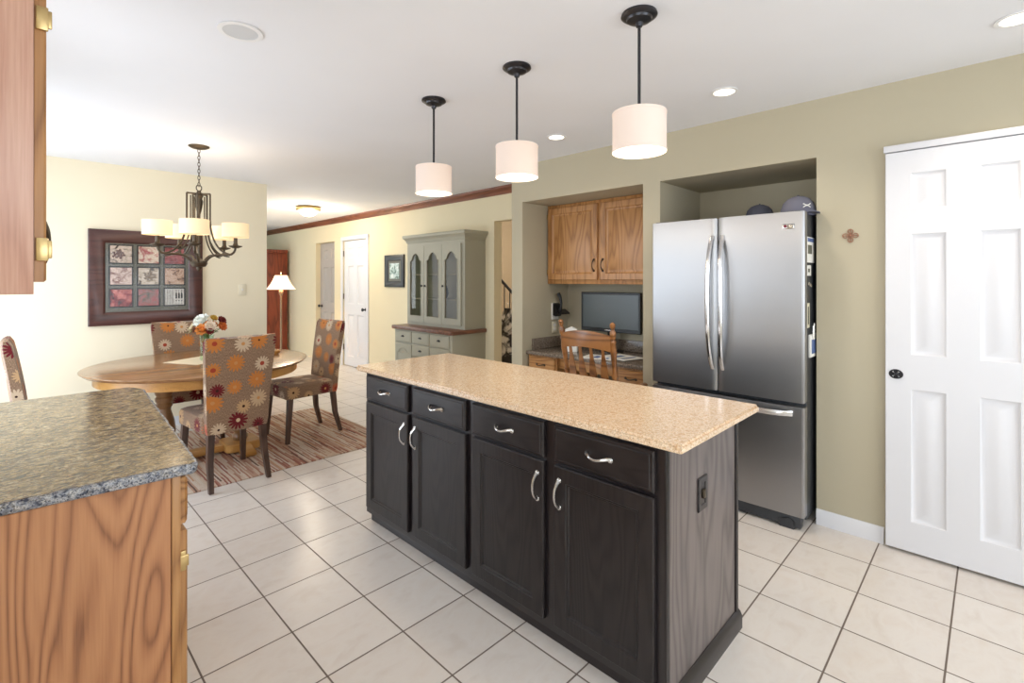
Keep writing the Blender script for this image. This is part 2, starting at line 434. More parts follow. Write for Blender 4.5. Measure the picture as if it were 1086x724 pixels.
    def build(s, name, mat, parent=None, loc=(0, 0, 0), rz=0, smooth=True, rot=None):
        bm = s.bm
        uv = bm.loops.layers.uv.new('UVMap')
        bm.normal_update()
        for f in bm.faces:
            n = f.normal; ax = max(range(3), key=lambda i: abs(n[i]))
            for l in f.loops:
                c = l.vert.co
                l[uv].uv = {0: (c.y + .5, c.z), 1: (c.x, c.z), 2: (c.x, c.y + .3)}[ax]
            f.smooth = smooth
        me = bpy.data.meshes.new(name); bm.to_mesh(me); bm.free()
        if smooth:
            try: me.set_sharp_from_angle(angle=rad(35))
            except Exception: pass
        me.materials.append(M[mat] if isinstance(mat, str) else mat)
        o = bpy.data.objects.new(name, me); COL.objects.link(o)
        o.parent = parent; o.location = loc; o.rotation_euler = rot or (0, 0, rz)
        return o

def thing(name, label, cat, loc=(0, 0, 0), rz=0, group=None):
    o = bpy.data.objects.new(name, None); COL.objects.link(o)
    o.empty_display_size = .1
    o.location = loc; o.rotation_euler = (0, 0, rz)
    o['label'] = label; o['category'] = cat
    if group: o['group'] = group
    return o
def tag(o, label, cat, group=None, kind=None):
    o['label'] = label; o['category'] = cat
    if group: o['group'] = group
    if kind: o['kind'] = kind
    return o
def struct(o): o['kind'] = 'structure'; return o
def copy_tree(o, parent=None):
    c = o.copy(); COL.objects.link(c)
    if parent: c.parent = parent
    for ch in [x for x in bpy.data.objects if x.parent == o]: copy_tree(ch, c)
    return c
def bez(p0, p1, p2, p3, n=12):
    p0, p1, p2, p3 = map(Vector, (p0, p1, p2, p3)); out = []
    for i in range(n + 1):
        t = i / n; u = 1 - t
        out.append(u**3 * p0 + 3 * u * u * t * p1 + 3 * u * t * t * p2 + t**3 * p3)
    return out
F = rad(-90)      # things whose front looks towards -X; their local x runs towards -Y

# ------------------------------------------------------------ room shell
H = 2.44
struct(B().box(-1.2, 7.2, -2.7, 11.3, -.1, 0).build('floor', 'tile'))
struct(B().box(-1.2, 7.2, -2.7, 11.3, H, H + .1).build('ceiling', 'ceil'))
# right wall with the desk niche and the fridge niche
WX = 3.25; NB = 3.92
b = B()
b.box(WX, NB + .12, -2.6, .728, 0, H)                                  # pier with the white door in front
b.box(WX, NB + .12, 1.702, 1.837, 0, H)                                # between niches
b.box(WX, NB + .12, 3.051, 3.185, 0, H)                                # left end
b.box(WX, NB + .12, .728, 1.702, 2.106, H)
b.box(WX, NB + .12, 1.837, 3.051, 2.106, H)
b.box(NB, NB + .12, .728, 1.702, 0, 2.106)
b.box(NB, NB + .12, 1.837, 3.051, 0, 2.106)
struct(b.build('wall_right', 'olive'))
FX = 3.85
b = B()
b.box(FX, FX + .12, 3.30, 3.42, 0, H)
b.box(FX, FX + .12, 3.42, 4.055, 2.07, H)
b.box(FX, FX + .12, 4.055, 6.905, 0, H)
b.box(FX, FX + .12, 6.905, 7.67, 2.05, H)
b.box(FX, FX + .12, 7.67, 7.985, 0, H)
b.box(FX, FX + .12, 7.985, 8.71, 2.06, H)
b.box(FX, FX + .12, 8.71, 11.2, 0, H)
struct(b.build('wall_far', 'cream2'))
struct(B().box(FX + .01, FX + .12, 3.185, 3.30, 0, H).build('wall_return', 'cream2'))
struct(B().box(-1.2, 1.955, 5.65, 5.77, 0, H).build('wall_dining', 'cream'))
struct(B().box(-1.2, 7.2, 11.2, 11.3, 0, H).build('wall_living', 'sage'))
struct(B().box(7.1, 7.2, 3.3, 11.2, 0, H).build('wall_hall', 'hall'))
b = B()   # hall walls behind the far openings
b.box(FX + .12, 7.1, 3.20, 3.30, 0, H)
b.box(FX + .12, 7.1, 5.9, 6.0, 0, H)
b.box(FX + .12, 5.3, 7.80, 7.88, 0, H)
b.box(4.95, 5.05, 7.88, 11.2, 0, H)
struct(b.build('wall_hallway', 'hall'))
# left side: sink run, window bays
def wallY(name, X0, X1, y0, y1, holes, mat):
    b = B(); ys = y0
    for (a, c, z0, z1) in holes:
        b.box(X0, X1, ys, a, 0, H)
        if z0 > 0: b.box(X0, X1, a, c, 0, z0)
        b.box(X0, X1, a, c, z1, H); ys = c
    b.box(X0, X1, ys, y1, 0, H)
    return struct(b.build(name, mat))
wallY('wall_left', -.39, -.27, .62, 3.0, [(2.15, 2.9, 1.12, 2.1)], 'cream')
wallY('wall_left_dining', -.62, -.5, 3.0, 5.65, [(3.5, 5.5, .05, 2.1)], 'cream')
wallY('wall_left_rear', -1.12, -1.0, -2.6, .62, [(-1.5, .4, .8, 2.1)], 'cream')
struct(B().box(-.5, -.39, 2.9, 3.0, 0, H).box(-1.0, -.39, .62, .72, 0, H).build('wall_left_return', 'cream'))
b = B()
b.box(-1.12, -.2, -2.7, -2.6, 0, H).box(2.8, 4.1, -2.7, -2.6, 0, H).box(-.2, 2.8, -2.7, -2.6, 0, .7).box(-.2, 2.8, -2.7, -2.6, 2.2, H)
struct(b.build('wall_rear', 'cream'))
def window(n, loc, rz, w, h, bars=1):
    b = B(); f = .05
    b.box(0, w, 0, .06, 0, f).box(0, w, 0, .06, h - f, h).box(0, f, 0, .06, f, h - f).box(w - f, w, 0, .06, f, h - f)
    for i in range(bars):
        x = w * (i + 1) / (bars + 1); b.box(x - .025, x + .025, 0, .06, f, h - f)
    o = struct(b.build('window_%d' % n, 'white', None, loc, rz))
    B().box(f, w - f, .028, .032, f, h - f).build('pane', 'glass', o)
window(1, (-.51, 3.5, .05), rad(90), 2.0, 2.05)
window(2, (-.28, 2.15, 1.12), rad(90), .75, .98)
window(3, (-1.01, -1.5, .8), rad(90), 1.9, 1.3)
window(4, (2.8, -2.61, .7), rad(180), 3.0, 1.5, 2)

# trim: crown on the far wall, baseboard, door casings
pr_ = [(0, 0), (.0, -.085), (-.012, -.085), (-.02, -.07), (-.03, -.05), (-.055, -.025), (-.062, -.012), (-.062, 0)]
struct(B().prism([(FX + u, H + v) for u, v in pr_], 3.3, 11.2, 'y').build('trim_1', 'crown'))
struct(B().prism([(5.77 - u, H + v) for u, v in pr_], -.5, 1.93, 'x').build('trim_2', 'crown'))
struct(B().prism([(WX, 0), (WX, .088), (WX - .006, .088), (WX - .013, .075), (WX - .013, 0)], .415, .727, 'y').build('baseboard_right', 'white'))
struct(B().prism([(FX, 0), (FX, .085), (FX - .006, .085), (FX - .013, .07), (FX - .013, 0)], 5.5, 6.845, 'y').build('baseboard_far', 'white'))
struct(B().prism([(5.65, 0), (5.65, .085), (5.644, .085), (5.637, .07), (5.637, 0)], -.495, 1.955, 'x').build('baseboard_dining', 'white'))

# six panel doors
def six(b, w, h, t, st=.105, mid=.12):
    pw = (w - 2 * st - mid) / 2
    rows = [(.155, .83), (1.005, 1.62), (1.745, h - .115)]
    P = [(x, x + pw, a, c) for x in (st, st + pw + mid) for a, c in rows]
    b.slab(w, h, t, P, [(.008, .009), (.015, .012), (.024, .012), (.052, .003)])
    return b
d1 = struct(six(B(), .60, 2.045, .035).build('door_1', 'white', None, (WX - .042, .405, .015), F))
b = B()   # pierced rosette pull
for k in range(4):
    a = k * PI / 2 + PI / 4
    b.tube([(math.cos(a) * .012 + .011 * math.cos(t), -.004, math.sin(a) * .012 + .011 * math.sin(t)) for t in [i * PI / 6 for i in range(13)]], .0032, 6)
    a = k * PI / 2
    b.tube([(math.cos(a) * .016 + .007 * math.cos(t), -.004, math.sin(a) * .014 + .007 * math.sin(t)) for t in [i * PI / 6 for i in range(13)]], .003, 6)
b.tube([(.027 * math.cos(t), -.002, .022 * math.sin(t)) for t in [i * PI / 12 for i in range(25)]], .003, 6)
b.ball((0, -.006, 0), .008)
b.build('door_handle', 'bronze', d1, (.045, 0, .90))
struct(B().box(WX - .05, WX, -.22, .412, 2.064, 2.098, .004).build('trim_3', 'white'))
struct(B().box(WX - .012, WX, -.22, -.197, 0, 2.064).build('trim_4', 'white'))
d2 = struct(six(B(), .75, 2.03, .035, .12, .11).build('door_2', 'white', None, (FX + .015, 7.663, .01), F))
kb = B().lathe([(.0, -.0), (.026, 0), (.026, .006), (.01, .01), (.01, .035), (.024, .045), (.028, .056), (.022, .068), (.0, .07)], seg=16, mat=Matrix.Rotation(rad(90), 4, 'X'))
kb.build('door_knob', 'bronze', d2, (.70, 0, .93))
for z in (.25, 1.08, 1.78): B().lathe([(.007, 0), (.007, .09)], seg=8).build('hinge', 'pewter', d2, (.004, -.014, z))
b = B()
b.box(FX - .016, FX, 7.67, 7.735, 0, 2.11, .004).box(FX - .016, FX, 6.84, 6.905, 0, 2.11, .004).box(FX - .0161, FX, 6.84, 7.735, 2.045, 2.11, .004)
struct(b.build('trim_5', 'white'))
d3 = struct(six(B(), .729, 2.045, .034, .12, .11).build('door_3', 'doorgrey', None, (FX + .085, 8.712, .01), F))
B().lathe([(.0, 0), (.026, 0), (.026, .006), (.01, .01), (.01, .035), (.026, .05), (.022, .068), (.0, .07)], seg=16, mat=Matrix.Rotation(rad(90), 4, 'X')).build('door_knob', 'bronze', d3, (.07, 0, .93))

# ------------------------------------------------------------ cabinet parts
CABP = [(.0, .0), (.005, .004), (.010, .009)]
def bow_handle(mat, parent, loc, length=.10, vertical=False, out=.028, name='handle'):
    pts = []; rs = []
    h = length / 2
    for i in range(17):
        t = -1 + 2 * i / 16
        pts.append((t * h, -.003 - out * (1 - t**4) * (.55 + .45 * (1 - t * t)), -.004 * math.cos(t * PI) if not vertical else 0))
        rs.append(.0048 + .0035 * abs(t)**3 - .0008 * (1 - abs(t)))
    b = B().tube(pts, rs, 8)
    for sx in (-h, h): b.ball((sx, -.005, 0), .009, (1, .6, 1), 10)
    for sx in (-h, h): b.lathe([(.010, 0), (.010, .003), (.006, .006)], (0, 0, 0), 12, Matrix.Translation((sx, 0, 0)) @ Matrix.Rotation(rad(90), 4, 'X'))
    if vertical: bmesh.ops.transform(b.bm, matrix=Matrix.Rotation(rad(90), 4, 'Y'), verts=b.bm.verts)
    return b.build(name, mat, parent, loc)
def cab_door(w, h, mat, parent, loc, fr=.055, name='door', raised=False):
    prof = [(.004, .005), (.009, .005), (.013, .010)] if not raised else [(.005, .006), (.02, .008), (.045, .003)]
    return B().slab(w, h, .019, [(fr, w - fr, fr, h - fr)], prof, .004).build(name, mat, parent, loc)
def drawer_front(w, h, mat, parent, loc, name='drawer'):
    return B().slab(w, h, .019, [(.012, w - .012, .012, h - .012)], [(.004, -.003)], .006).build(name, mat, parent, loc)

# ------------------------------------------------------------ island
isl = thing('kitchen_island', 'long black-stained oak island cabinet with four drawers and four doors', 'cabinet', (1.45, 2.60, 0), F)
LI = 1.855; DI = .62
B().box(0, LI, 0, DI - .03, .06, .87).build('cabinet_body', 'black', isl)
B().box(.0, LI + .0, .045, DI - .03, 0, .06).build('toe_board', 'black', isl)
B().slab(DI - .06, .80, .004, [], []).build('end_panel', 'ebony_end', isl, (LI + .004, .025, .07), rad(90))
B().box(LI - .002, LI + .008, 0, .024, .06, .87, .002).build('corner_stile', 'ebony', isl)
B().box(LI - .002, LI + .010, DI - .034, DI - .012, .06, .87, .003).build('corner_stile', 'ebony', isl)
B().prism([(LI, 0), (LI + .022, 0), (LI + .022, .05), (LI + .014, .066), (LI + .006, .072), (LI, .072)], .03, DI - .005, 'y').build('base_moulding', 'black', isl)
B().prism([(.045, 0), (.031, 0), (.031, .035), (.038, .05), (.045, .055)], 0, LI, 'x').build('base_moulding', 'black', isl)
cols = [(2.575, 2.154, 'r'), (2.112, 1.697, 'l'), (1.652, 1.234, 'r'), (1.182, .771, 'l')]
for (a, c, side) in cols:
    x = 2.60 - a; w_ = a - c
    d = drawer_front(w_, .138, 'ebony_h', isl, (x, -.020, .718))
    bow_handle('chrome', d, (w_ / 2, -.003, .07), .095)
    d = cab_door(w_, .605, 'ebony', isl, (x, -.020, .10))
    bow_handle('chrome', d, (w_ - .028 if side == 'r' else .028, 0, .505), .10, True)
o = B().slab(.072, .118, .006, [(.018, .054, .02, .098)], [(.002, .003)]).build('switch_plate', 'black', isl, (LI + .011, .235, .585), rad(90))
B().box(.026, .046, -.006, .004, .044, .074, .002).build('rocker', 'pewter', o)
b = B().prism([(1.43, .67), (2.10, .67), (2.11, .68), (2.11, 2.67), (2.10, 2.68), (1.43, 2.68), (1.42, 2.67), (1.42, .68)], .87, .90, 'z', .008)
tag(b.build('island_countertop', 'granite_tan'), 'tan speckled granite slab on top of the black island', 'countertop')

# ------------------------------------------------------------ left base cabinet, countertop, wall cabinet
bc = thing('base_cabinet', 'honey oak base cabinet at the lower left with grained end panel', 'cabinet', (.327, 1.60, 0), rad(90))
B().box(0, 1.22, .01, .585, .09, .87).build('cabinet_body', 'oak_sheen', bc)
B().box(.02, 1.22, .08, .585, 0, .09).build('toe_board', 'black', bc)
B().slab(.573, .87, .010, [], [], .002).build('end_panel', 'oak_end', bc, (-.010, .595, 0), F)
B().box(-.010, .04, 0, .020, .0, .87, .001).build('face_frame', 'oak', bc)
xx = .008
for i in range(3):
    d = drawer_front(.38, .128, 'oak_h', bc, (xx, -.020, .725)); bow_handle('pewter', d, (.19, -.003, .06), .09)
    d = cab_door(.38, .60, 'oak', bc, (xx, -.020, .105)); bow_handle('pewter', d, (.34, 0, .50), .10, True)
    for z in (.08, .49):
        B().box(-.006, .006, .004, .018, z, z + .055, .002).box(-.008, .0, -.002, .02, z + .012, z + .043, .002).build('hinge', 'brass', d)
    xx += .395
top = [(.350, 1.566), (.360, 1.575), (.428, 2.80), (.392, 2.89), (-.268, 2.895), (-.268, 1.605)]
tt = thing('granite_countertop', 'brown speckled granite countertop with rough chiselled edge, lower left', 'countertop', (0, 0, .87))
B().prism(top, .004, .03, 'z', .003).build('slab', 'granite_brown', tt)
bmx = bmesh.new()   # chiselled edge strip
rim = [(-.268, 1.605), (.350, 1.566), (.360, 1.575), (.428, 2.80), (.392, 2.89)]
pts = []
for (p, q) in zip(rim, rim[1:]):
    n = max(2, int(math.dist(p, q) / .012))
    for i in range(n): pts.append((p[0] + (q[0] - p[0]) * i / n, p[1] + (q[1] - p[1]) * i / n, Vector((q[1] - p[1], -(q[0] - p[0]))).normalized()))
rows = []
for (x, y, nrm) in pts:
    row = []
    for j, z in enumerate((.0302, .027, .020, .012, .004, .0)):
        o_ = (.000, .004, .006, .005, .003, -.003)[j] + (random.uniform(-.0022, .0022) if 0 < j < 5 else 0) - (0.006 if j == 0 else 0)
        row.append(bmx.verts.new((x + nrm.x * o_, y + nrm.y * o_, z + (random.uniform(-.001, .001) if 0 < j < 5 else 0))))
    rows.append(row)
for A, C in zip(rows, rows[1:]):
    for j in range(5): bmx.faces.new((A[j], A[j + 1], C[j + 1], C[j]))
bmesh.ops.recalc_face_normals(bmx, faces=bmx.faces[:])
bb = B(); bb.merge(bmx); bb.build('chiselled_edge', 'granite_edge', tt)

wc = thing('wall_cabinet', 'oak wall cabinet at the upper left edge with brass hinges', 'cabinet', (.035, 1.45, 1.37), rad(90))
B().box(0, .62, .0, .303, 0, .95, .001).build('cabinet_body', 'oak_sheen', wc)
for i in range(2):
    d = cab_door(.29, .90, 'oak', wc, (.012 + .30 * i, -.020, .026))
    bow_handle('pewter', d, (.262 if i == 0 else .028, 0, .10), .10, True, .012)
    for z in (.045, .54):
        x = -.008 if i == 0 else .292
        B().box(x, x + .009, -.003, .017, z, z + .05, .002).box(x + .001, x + .007, -.009, .0, z + .006, z + .044, .002).build('hinge', 'brass', d)

# ------------------------------------------------------------ desk niche
nc = thing('wall_cabinet', 'honey oak two-door wall cabinet above the desk in the niche', 'cabinet', (3.60, 3.045, 1.365), F)
B().box(0, 1.205, 0, .315, 0, .738, .001).build('cabinet_body', 'oak', nc)
for i, (x, w_) in enumerate(((.014, .560), (.606, .585))):
    d = B().slab(w_, .672, .019, [(.055, w_ - .055, .055, .617)], [(.004, .006), (.012, .010), (.020, .010), (.036, .004)], .005).build('door', 'oak', nc, (x, -.020, .036))
    bow_handle('pewter', d, (w_ - .03 if i == 0 else .03, 0, .13), .10, True)
    if i == 0:
        for z in (.05, .57): B().box(-.008, .002, -.001, .02, z, z + .05, .002).build('hinge', 'brass', d)
dk = thing('desk_countertop', 'grey-brown granite desk top in the niche with low backsplash', 'countertop', (3.29, 3.045, .73), F)
B().box(0, 1.20, 0, .625, 0, .03, .004).build('slab', 'granite_desk', dk)
B().box(0, 1.20, .605, .625, .03, .13, .003).build('backsplash', 'granite_desk', dk)
B().box(0, .02, .08, .604, .03, .13, .003).build('side_splash', 'granite_desk', dk)
for nm, y, w_, lab in (('l', 3.045, .33, 'oak drawer cabinet under the left end of the granite desk'), ('r', 2.10, .255, 'oak drawer cabinet under the right end of the granite desk')):
    c = thing('drawer_cabinet', lab, 'cabinet', (3.33, y, 0), F)
    B().box(0, w_, 0, .57, .08, .73).build('cabinet_body', 'oak', c)
    B().box(0.001, w_ - .001, .06, .57, 0, .08).build('toe_board', 'black', c)
    for z, h in ((.585, .125), (.34, .235), (.095, .235)):
        d = drawer_front(w_ - .03, h, 'oak_h', c, (.015, -.020, z)); bow_handle('pewter', d, ((w_ - .03) / 2, -.003, h / 2), .09)
tag(B().box(0, .614, 0, .02, 0, .10, .002).build('apron_rail', 'oak_h', None, (3.36, 2.714, .63), F), 'oak rail under the desk top between the two drawer cabinets', 'rail')

mo = thing('computer_monitor', 'black widescreen computer monitor on the granite desk', 'monitor', (3.75, 2.765, .76), rad(-90))
b = B(); W_, Hh = .62, .355; z0 = .175
b.slab(W_, Hh, .03, [(.018, W_ - .018, .03, Hh - .018)], [(.002, .003)], .004, 0, z0, 0)
b.build('bezel', 'blackplastic', mo)
B().box(.021, W_ - .021, .0015, .0028, z0 + .033, z0 + Hh - .021).build('screen', 'screen', mo)
B().box(W_ / 2 - .04, W_ / 2 + .04, .032, .05, .01, z0 + .1, .004).build('neck', 'blackplastic', mo)
B().lathe([(.0, 0), (.11, 0), (.11, .006), (.03, .014), (0, .014)], (W_ / 2, .03, 0), 24).build('base', 'blackplastic', mo)
b = B().box(W_ / 2 - .05, W_ / 2 + .03, -.0006, .001, z0 + .012, z0 + .02)
b.build('bezel_glint', 'chrome', mo)  # white reflection on the lower bezel, shaped as a chrome strip

ph = thing('wall_phone', 'black wall phone mounted on the side wall of the desk niche', 'phone', (3.70, 3.048, 1.02), rad(0))
B().box(-.05, .05, -.014, -.0, 0, .16, .006).build('back_plate', 'paper', ph)
B().prism([(-.014, .04), (-.05, .03), (-.07, .08), (-.05, .15), (-.014, .16)], -.045, .045, 'x', .006).build('base', 'blackplastic', ph)
B().tube([(0, -.06, .07), (0, -.08, .11), (0, -.085, .16), (0, -.07, .22), (0, -.05, .25)], [.018, .015, .013, .016, .02], 10).build('handset', 'blackplastic', ph)
B().prism([(-.04, .10), (-.10, .06), (-.095, .05), (-.03, .07)], -.02, .12, 'x', .003).build('cradle', 'blackplastic', ph)
ou = thing('wall_outlet', 'small ivory outlet plate below the black wall phone', 'outlet', (3.70, 3.050, .89))
B().box(-.035, .035, -.006, 0, 0, .11, .003).build('plate', 'plate', ou)
B().box(-.016, .016, -.009, -.006, .02, .05, .003).box(-.016, .016, -.009, -.006, .06, .09, .003).build('socket', 'paper', ou)
bx = thing('paper_stand', 'upright white paper stand at the left of the desk, behind the oak chair', 'box', (3.52, 2.70, .76), rad(-70))
B().prism([(-.055, 0), (.055, 0), (.055, .20), (.0, .225), (-.055, .20)], -.02, .02, 'y', .004).build('casing', 'paper', bx)
B().box(-.035, .035, -.024, -.02, .05, .17, .002).build('dark_print', 'matgrey', bx)
for k, (x, y, a) in enumerate(((3.42, 2.32, 12), (3.50, 2.17, -14))):
    o = B().box(-.11, .11, -.14, .14, .0, .004 + .002 * k).build('paper_sheets', 'paper', None, (x, y, .7605 + .007 * k), rad(a))
    tag(o, ('white paper sheets on the desk in front of the monitor', 'white paper sheet lying atop the others, right of the chair back')[k], 'paper')
    B().box(-.08, .08, -.09, -.06, .0045 + .002 * k, .005 + .002 * k).box(-.07, .04, .0, .05, .0045 + .002 * k, .005 + .002 * k).build('printed_block', 'bluepaper', o)
ou = thing('wall_outlet', 'ivory outlet plate on the niche back wall right of the monitor', 'outlet', (3.918, 2.16, 1.12), F)
B().box(-.035, .035, -.006, 0, 0, .11, .003).build('plate', 'plate', ou)
B().box(-.016, .016, -.009, -.006, .02, .05, .003).box(-.016, .016, -.009, -.006, .06, .09, .003).build('socket', 'paper', ou)

# desk chair: turned posts, crest rail, arrow spindles, arms; front looks towards +X
dc = thing('desk_chair', 'honey oak spindle-back armchair pulled up to the granite desk', 'chair', (3.085, 2.045, 0), rad(-88))
def turned(b, p0, p1, prof, seg=12):
    p0, p1 = Vector(p0), Vector(p1)
    pts = []; rs = []
    for t, r in prof: pts.append(p0.lerp(p1, t)); rs.append(r)
    return b.tube(pts, rs, seg)
seatp = [(-.20, -.20), (-.23, .0), (-.22, .14), (-.15, .175), (0, .185), (.15, .175), (.22, .14), (.23, 0), (.20, -.20), (0, -.225)]
B().prism(seatp, .42, .455, 'z', .01).build('seat', 'chairwood', dc)
PP = [(0, .012), (.03, .017), (.06, .012), (.1, .019), (.3, .02), (.42, .016), (.45, .021), (.48, .014), (.55, .017), (.7, .022), (.78, .015), (.80, .021), (.82, .014), (.86, .02), (.9, .021), (.93, .011), (.955, .018), (.985, .018), (1, .006)]
for s in (-1, 1):
    turned(B(), (s * .185, -.17, .45), (s * .215, -.275, 1.115), PP).build('back_post', 'chairwood', dc)
    turned(B(), (s * .13, .12, .43), (s * .19, .16, 0), [(0, .016), (.2, .022), (.3, .015), (.34, .022), (.5, .024), (.7, .02), (.8, .014), (.84, .02), (1, .013)]).build('leg', 'chairwood', dc)
    turned(B(), (s * .13, -.13, .43), (s * .19, -.22, 0), [(0, .016), (.2, .022), (.3, .015), (.34, .022), (.5, .024), (.7, .02), (.8, .014), (.84, .02), (1, .013)]).build('leg', 'chairwood', dc)
    B().tube([(s * .20, -.21, .66), (s * .245, -.10, .655), (s * .26, .02, .65), (s * .25, .11, .645)], [.014, .018, .021, .024], 10, flat=.7).build('armrest', 'chairwood', dc)
    turned(B(), (s * .21, .06, .45), (s * .25, .06, .64), [(0, .01), (.2, .016), (.4, .009), (.5, .015), (.8, .01), (1, .009)]).build('arm_support', 'chairwood', dc)
    turned(B(), (s * .17, -.18, .16), (s * .17, .17, .16), [(0, .009), (.5, .015), (1, .009)]).build('stretcher', 'chairwood', dc)
turned(B(), (-.165, 0, .17), (.165, 0, .17), [(0, .009), (.5, .015), (1, .009)]).build('stretcher', 'chairwood', dc)
b = B(); loops = []
for i in range(13):
    t = -1 + 2 * i / 12; x = t * .20; y = -.262 - .03 * (1 - t * t); up = 1.02 + .03 * (1 - t * t); lo = .915 + .022 * (1 - t * t)
    loops.append([(x, y - .011, lo), (x, y + .011, lo), (x, y + .013, (lo + up) / 2), (x, y + .008, up), (x, y - .012, up), (x, y - .014, (lo + up) / 2)])
b.loft(loops).build('crest_rail', 'chairwood', dc)
for i in range(4):
    t = (i - 1.5) / 1.5
    b = B(); p0 = Vector((t * .125, -.185, .452)); p1 = Vector((t * .135, -.255 - .025 * (1 - t * t * .5), .94)); lp = []
    for k in range(11):
        u = k / 10; c = p0.lerp(p1, u); hw = .010 + .018 * max(0, math.sin(PI * min(1, max(0, (u - .25) / .62))))
        lp.append([(c.x - hw, c.y - .005, c.z), (c.x + hw, c.y - .005, c.z), (c.x + hw, c.y + .005, c.z), (c.x - hw, c.y + .005, c.z)])
    b.loft(lp).build('spindle', 'chairwood', dc)

# ------------------------------------------------------------ refrigerator
fr = thing('refrigerator', 'stainless steel french-door refrigerator with bottom freezer in the niche', 'refrigerator', (3.06, 1.666, 0), F)
FW = .92
B().box(.005, FW - .005, .075, .83, .05, 1.775, .004).build('cabinet_body', 'darkgrey', fr)
def fdoor(x0, x1, z0, z1, name):
    lp = []
    n = 12; w_ = x1 - x0
    poly = []
    for i in range(n + 1):
        t = i / n; poly.append((x0 + w_ * t, -.004 * math.sin(PI * ((x0 + w_ * t) / FW)) + .008))
    poly[0] = (x0, .016); poly[-1] = (x1, .016); poly.insert(1, (x0 + .008, .009)); poly.insert(-1, (x1 - .008, .009)); poly += [(x1, .07), (x0, .07)]
    return B().prism(poly, z0, z1, 'z', .003).build(name, 'steel', fr)
dl = fdoor(0, .441, .715, 1.785, 'door'); dr = fdoor(.447, FW, .715, 1.785, 'door'); dz = fdoor(0, FW, .078, .690, 'freezer_drawer')
for s, par in ((-1, dl), (1, dr)):
    b = B(); pts = []; lp = []
    for i in range(21):
        t = -1 + 2 * i / 20
        z = 1.262 + t * .415; out = .058 * (1 - t**4) ; bow = .0
        x = .444 + s * (.030 + .010 * (1 - t * t)); y = .006 - out
        hw = .013; th = .010
        lp.append([(x - hw, y + th, z), (x - hw, y - th * .4, z), (x - hw * .4, y - th, z), (x + hw * .4, y - th, z), (x + hw, y - th * .4, z), (x + hw, y + th, z)])
    b.loft(lp).build('handle', 'steelhandle', par)
b = B(); lp = []
for i in range(21):
    t = -1 + 2 * i / 20; x = .455 + t * .41; out = .05 * (1 - t**8); z = .655; y = .004 - out
    lp.append([(x, y + .008, z - .014), (x, y - .006, z - .016), (x, y - .011, z), (x, y - .006, z + .014), (x, y + .008, z + .012)])
b.loft(lp).build('handle', 'steelhandle', dz)
B().box(.02, FW - .02, .02, .07, 0.012, .075, .004).build('kick_grille', 'darkgrey', fr)
for s in (.05, FW - .13): B().prism([(s, .0), (s + .08, .0), (s + .08, .05), (s + .055, .065), (s + .0, .045)], .012, .07, 'y', .004).build('foot_cover', 'darkgrey', fr)
for s in (.02, FW - .09): B().box(s, s + .07, .02, .065, 1.776, 1.79, .004).build('hinge_cover', 'darkgrey', fr)
bd = B().box(0, .060, 0, .004, 0, .030, .001).build('badge', 'chrome', dr, (.812, -.0005, 1.688))
bd['label'] = 'small silver badge'
B().lathe([(0, 0), (.009, 0), (.009, .0012), (0, .0012)], seg=20, mat=Matrix.Translation((.015, 0, .015)) @ Matrix.Rotation(rad(90), 4, 'X')).build('round_mark', plain('dark_red_enamel', (110, 30, 48), .35), bd)
tc = bpy.data.curves.new('lettering', 'FONT'); tc.body = 'LG'; tc.size = .024; tc.extrude = .0003
to = bpy.data.objects.new('lettering', tc); COL.objects.link(to); to.parent = bd; to.location = (.0275, -.0006, .0068); to.rotation_euler = (rad(90), 0, 0)
tm = bpy.data.meshes.new_from_object(to); bpy.data.objects.remove(to)
tm.materials.clear(); tm.materials.append(M['blackplastic'])
to = bpy.data.objects.new('lettering', tm); COL.objects.link(to); to.parent = bd; to.location = (.0275, -.0006, .0068); to.rotation_euler = (rad(90), 0, 0)
# things stuck to the fridge side
def onside(name, label, cat, x, z, w_, h, mat, extra=None):
    o = B().box(0, w_, -.0022, 0, 0, h, .0005).build(name, mat, None, (x, .7505, z)); tag(o, label, cat)
    if extra: extra(o)
    return o
def pr1(o): B().box(.006, .144, -.0026, -.0021, .118, .140).build('blue_heading', 'bluepaper', o); B().box(.01, .10, -.0026, -.0021, .05, .10).build('printed_text', 'matgrey', o)
onside('paper_notice', 'white notice with blue heading on the refrigerator side', 'paper', 3.14, 1.50, .16, .145, 'paper', pr1)
onside('paper_note', 'small square note under the blue-headed notice on the refrigerator', 'paper', 3.14, 1.425, .08, .06, 'paper', lambda o: B().box(.015, .055, -.0026, -.0021, .02, .04).build('printed_text', 'matgrey', o))
onside('paper_list', 'narrow pale list stuck halfway up the refrigerator side', 'paper', 3.14, 1.13, .05, .14, 'plate', lambda o: B().box(.01, .035, -.0026, -.0021, 0.02, .12).build('printed_text', 'matgrey', o))
mg = B().tube([(-.03, -.005, 0), (-.015, -.006, .015), (0, -.006, -.003), (.015, -.006, .01), (.035, -.005, -.006)], .0048, 8).build('magnet', 'chrome', None, (3.17, .7505, 1.37)); tag(mg, 'silver wavy magnet on the refrigerator side between the papers', 'magnet')
cl = thing('paper_bundle', 'white and blue papers clipped to the refrigerator side, lowest of all', 'paper', (3.17, .7505, .96))
B().box(0, .16, -.012, 0, .0, .13, .002).build('sheets', 'paper', cl)
B().box(.02, .15, -.0135, -.012, .02, .10).build('blue_sheet', 'bluepaper', cl)
B().tube([(.03, -.016, .11), (.03, -.017, .18), (.05, -.017, .195), (.05, -.016, .10)], .004, 6).build('clip', 'chrome', cl)

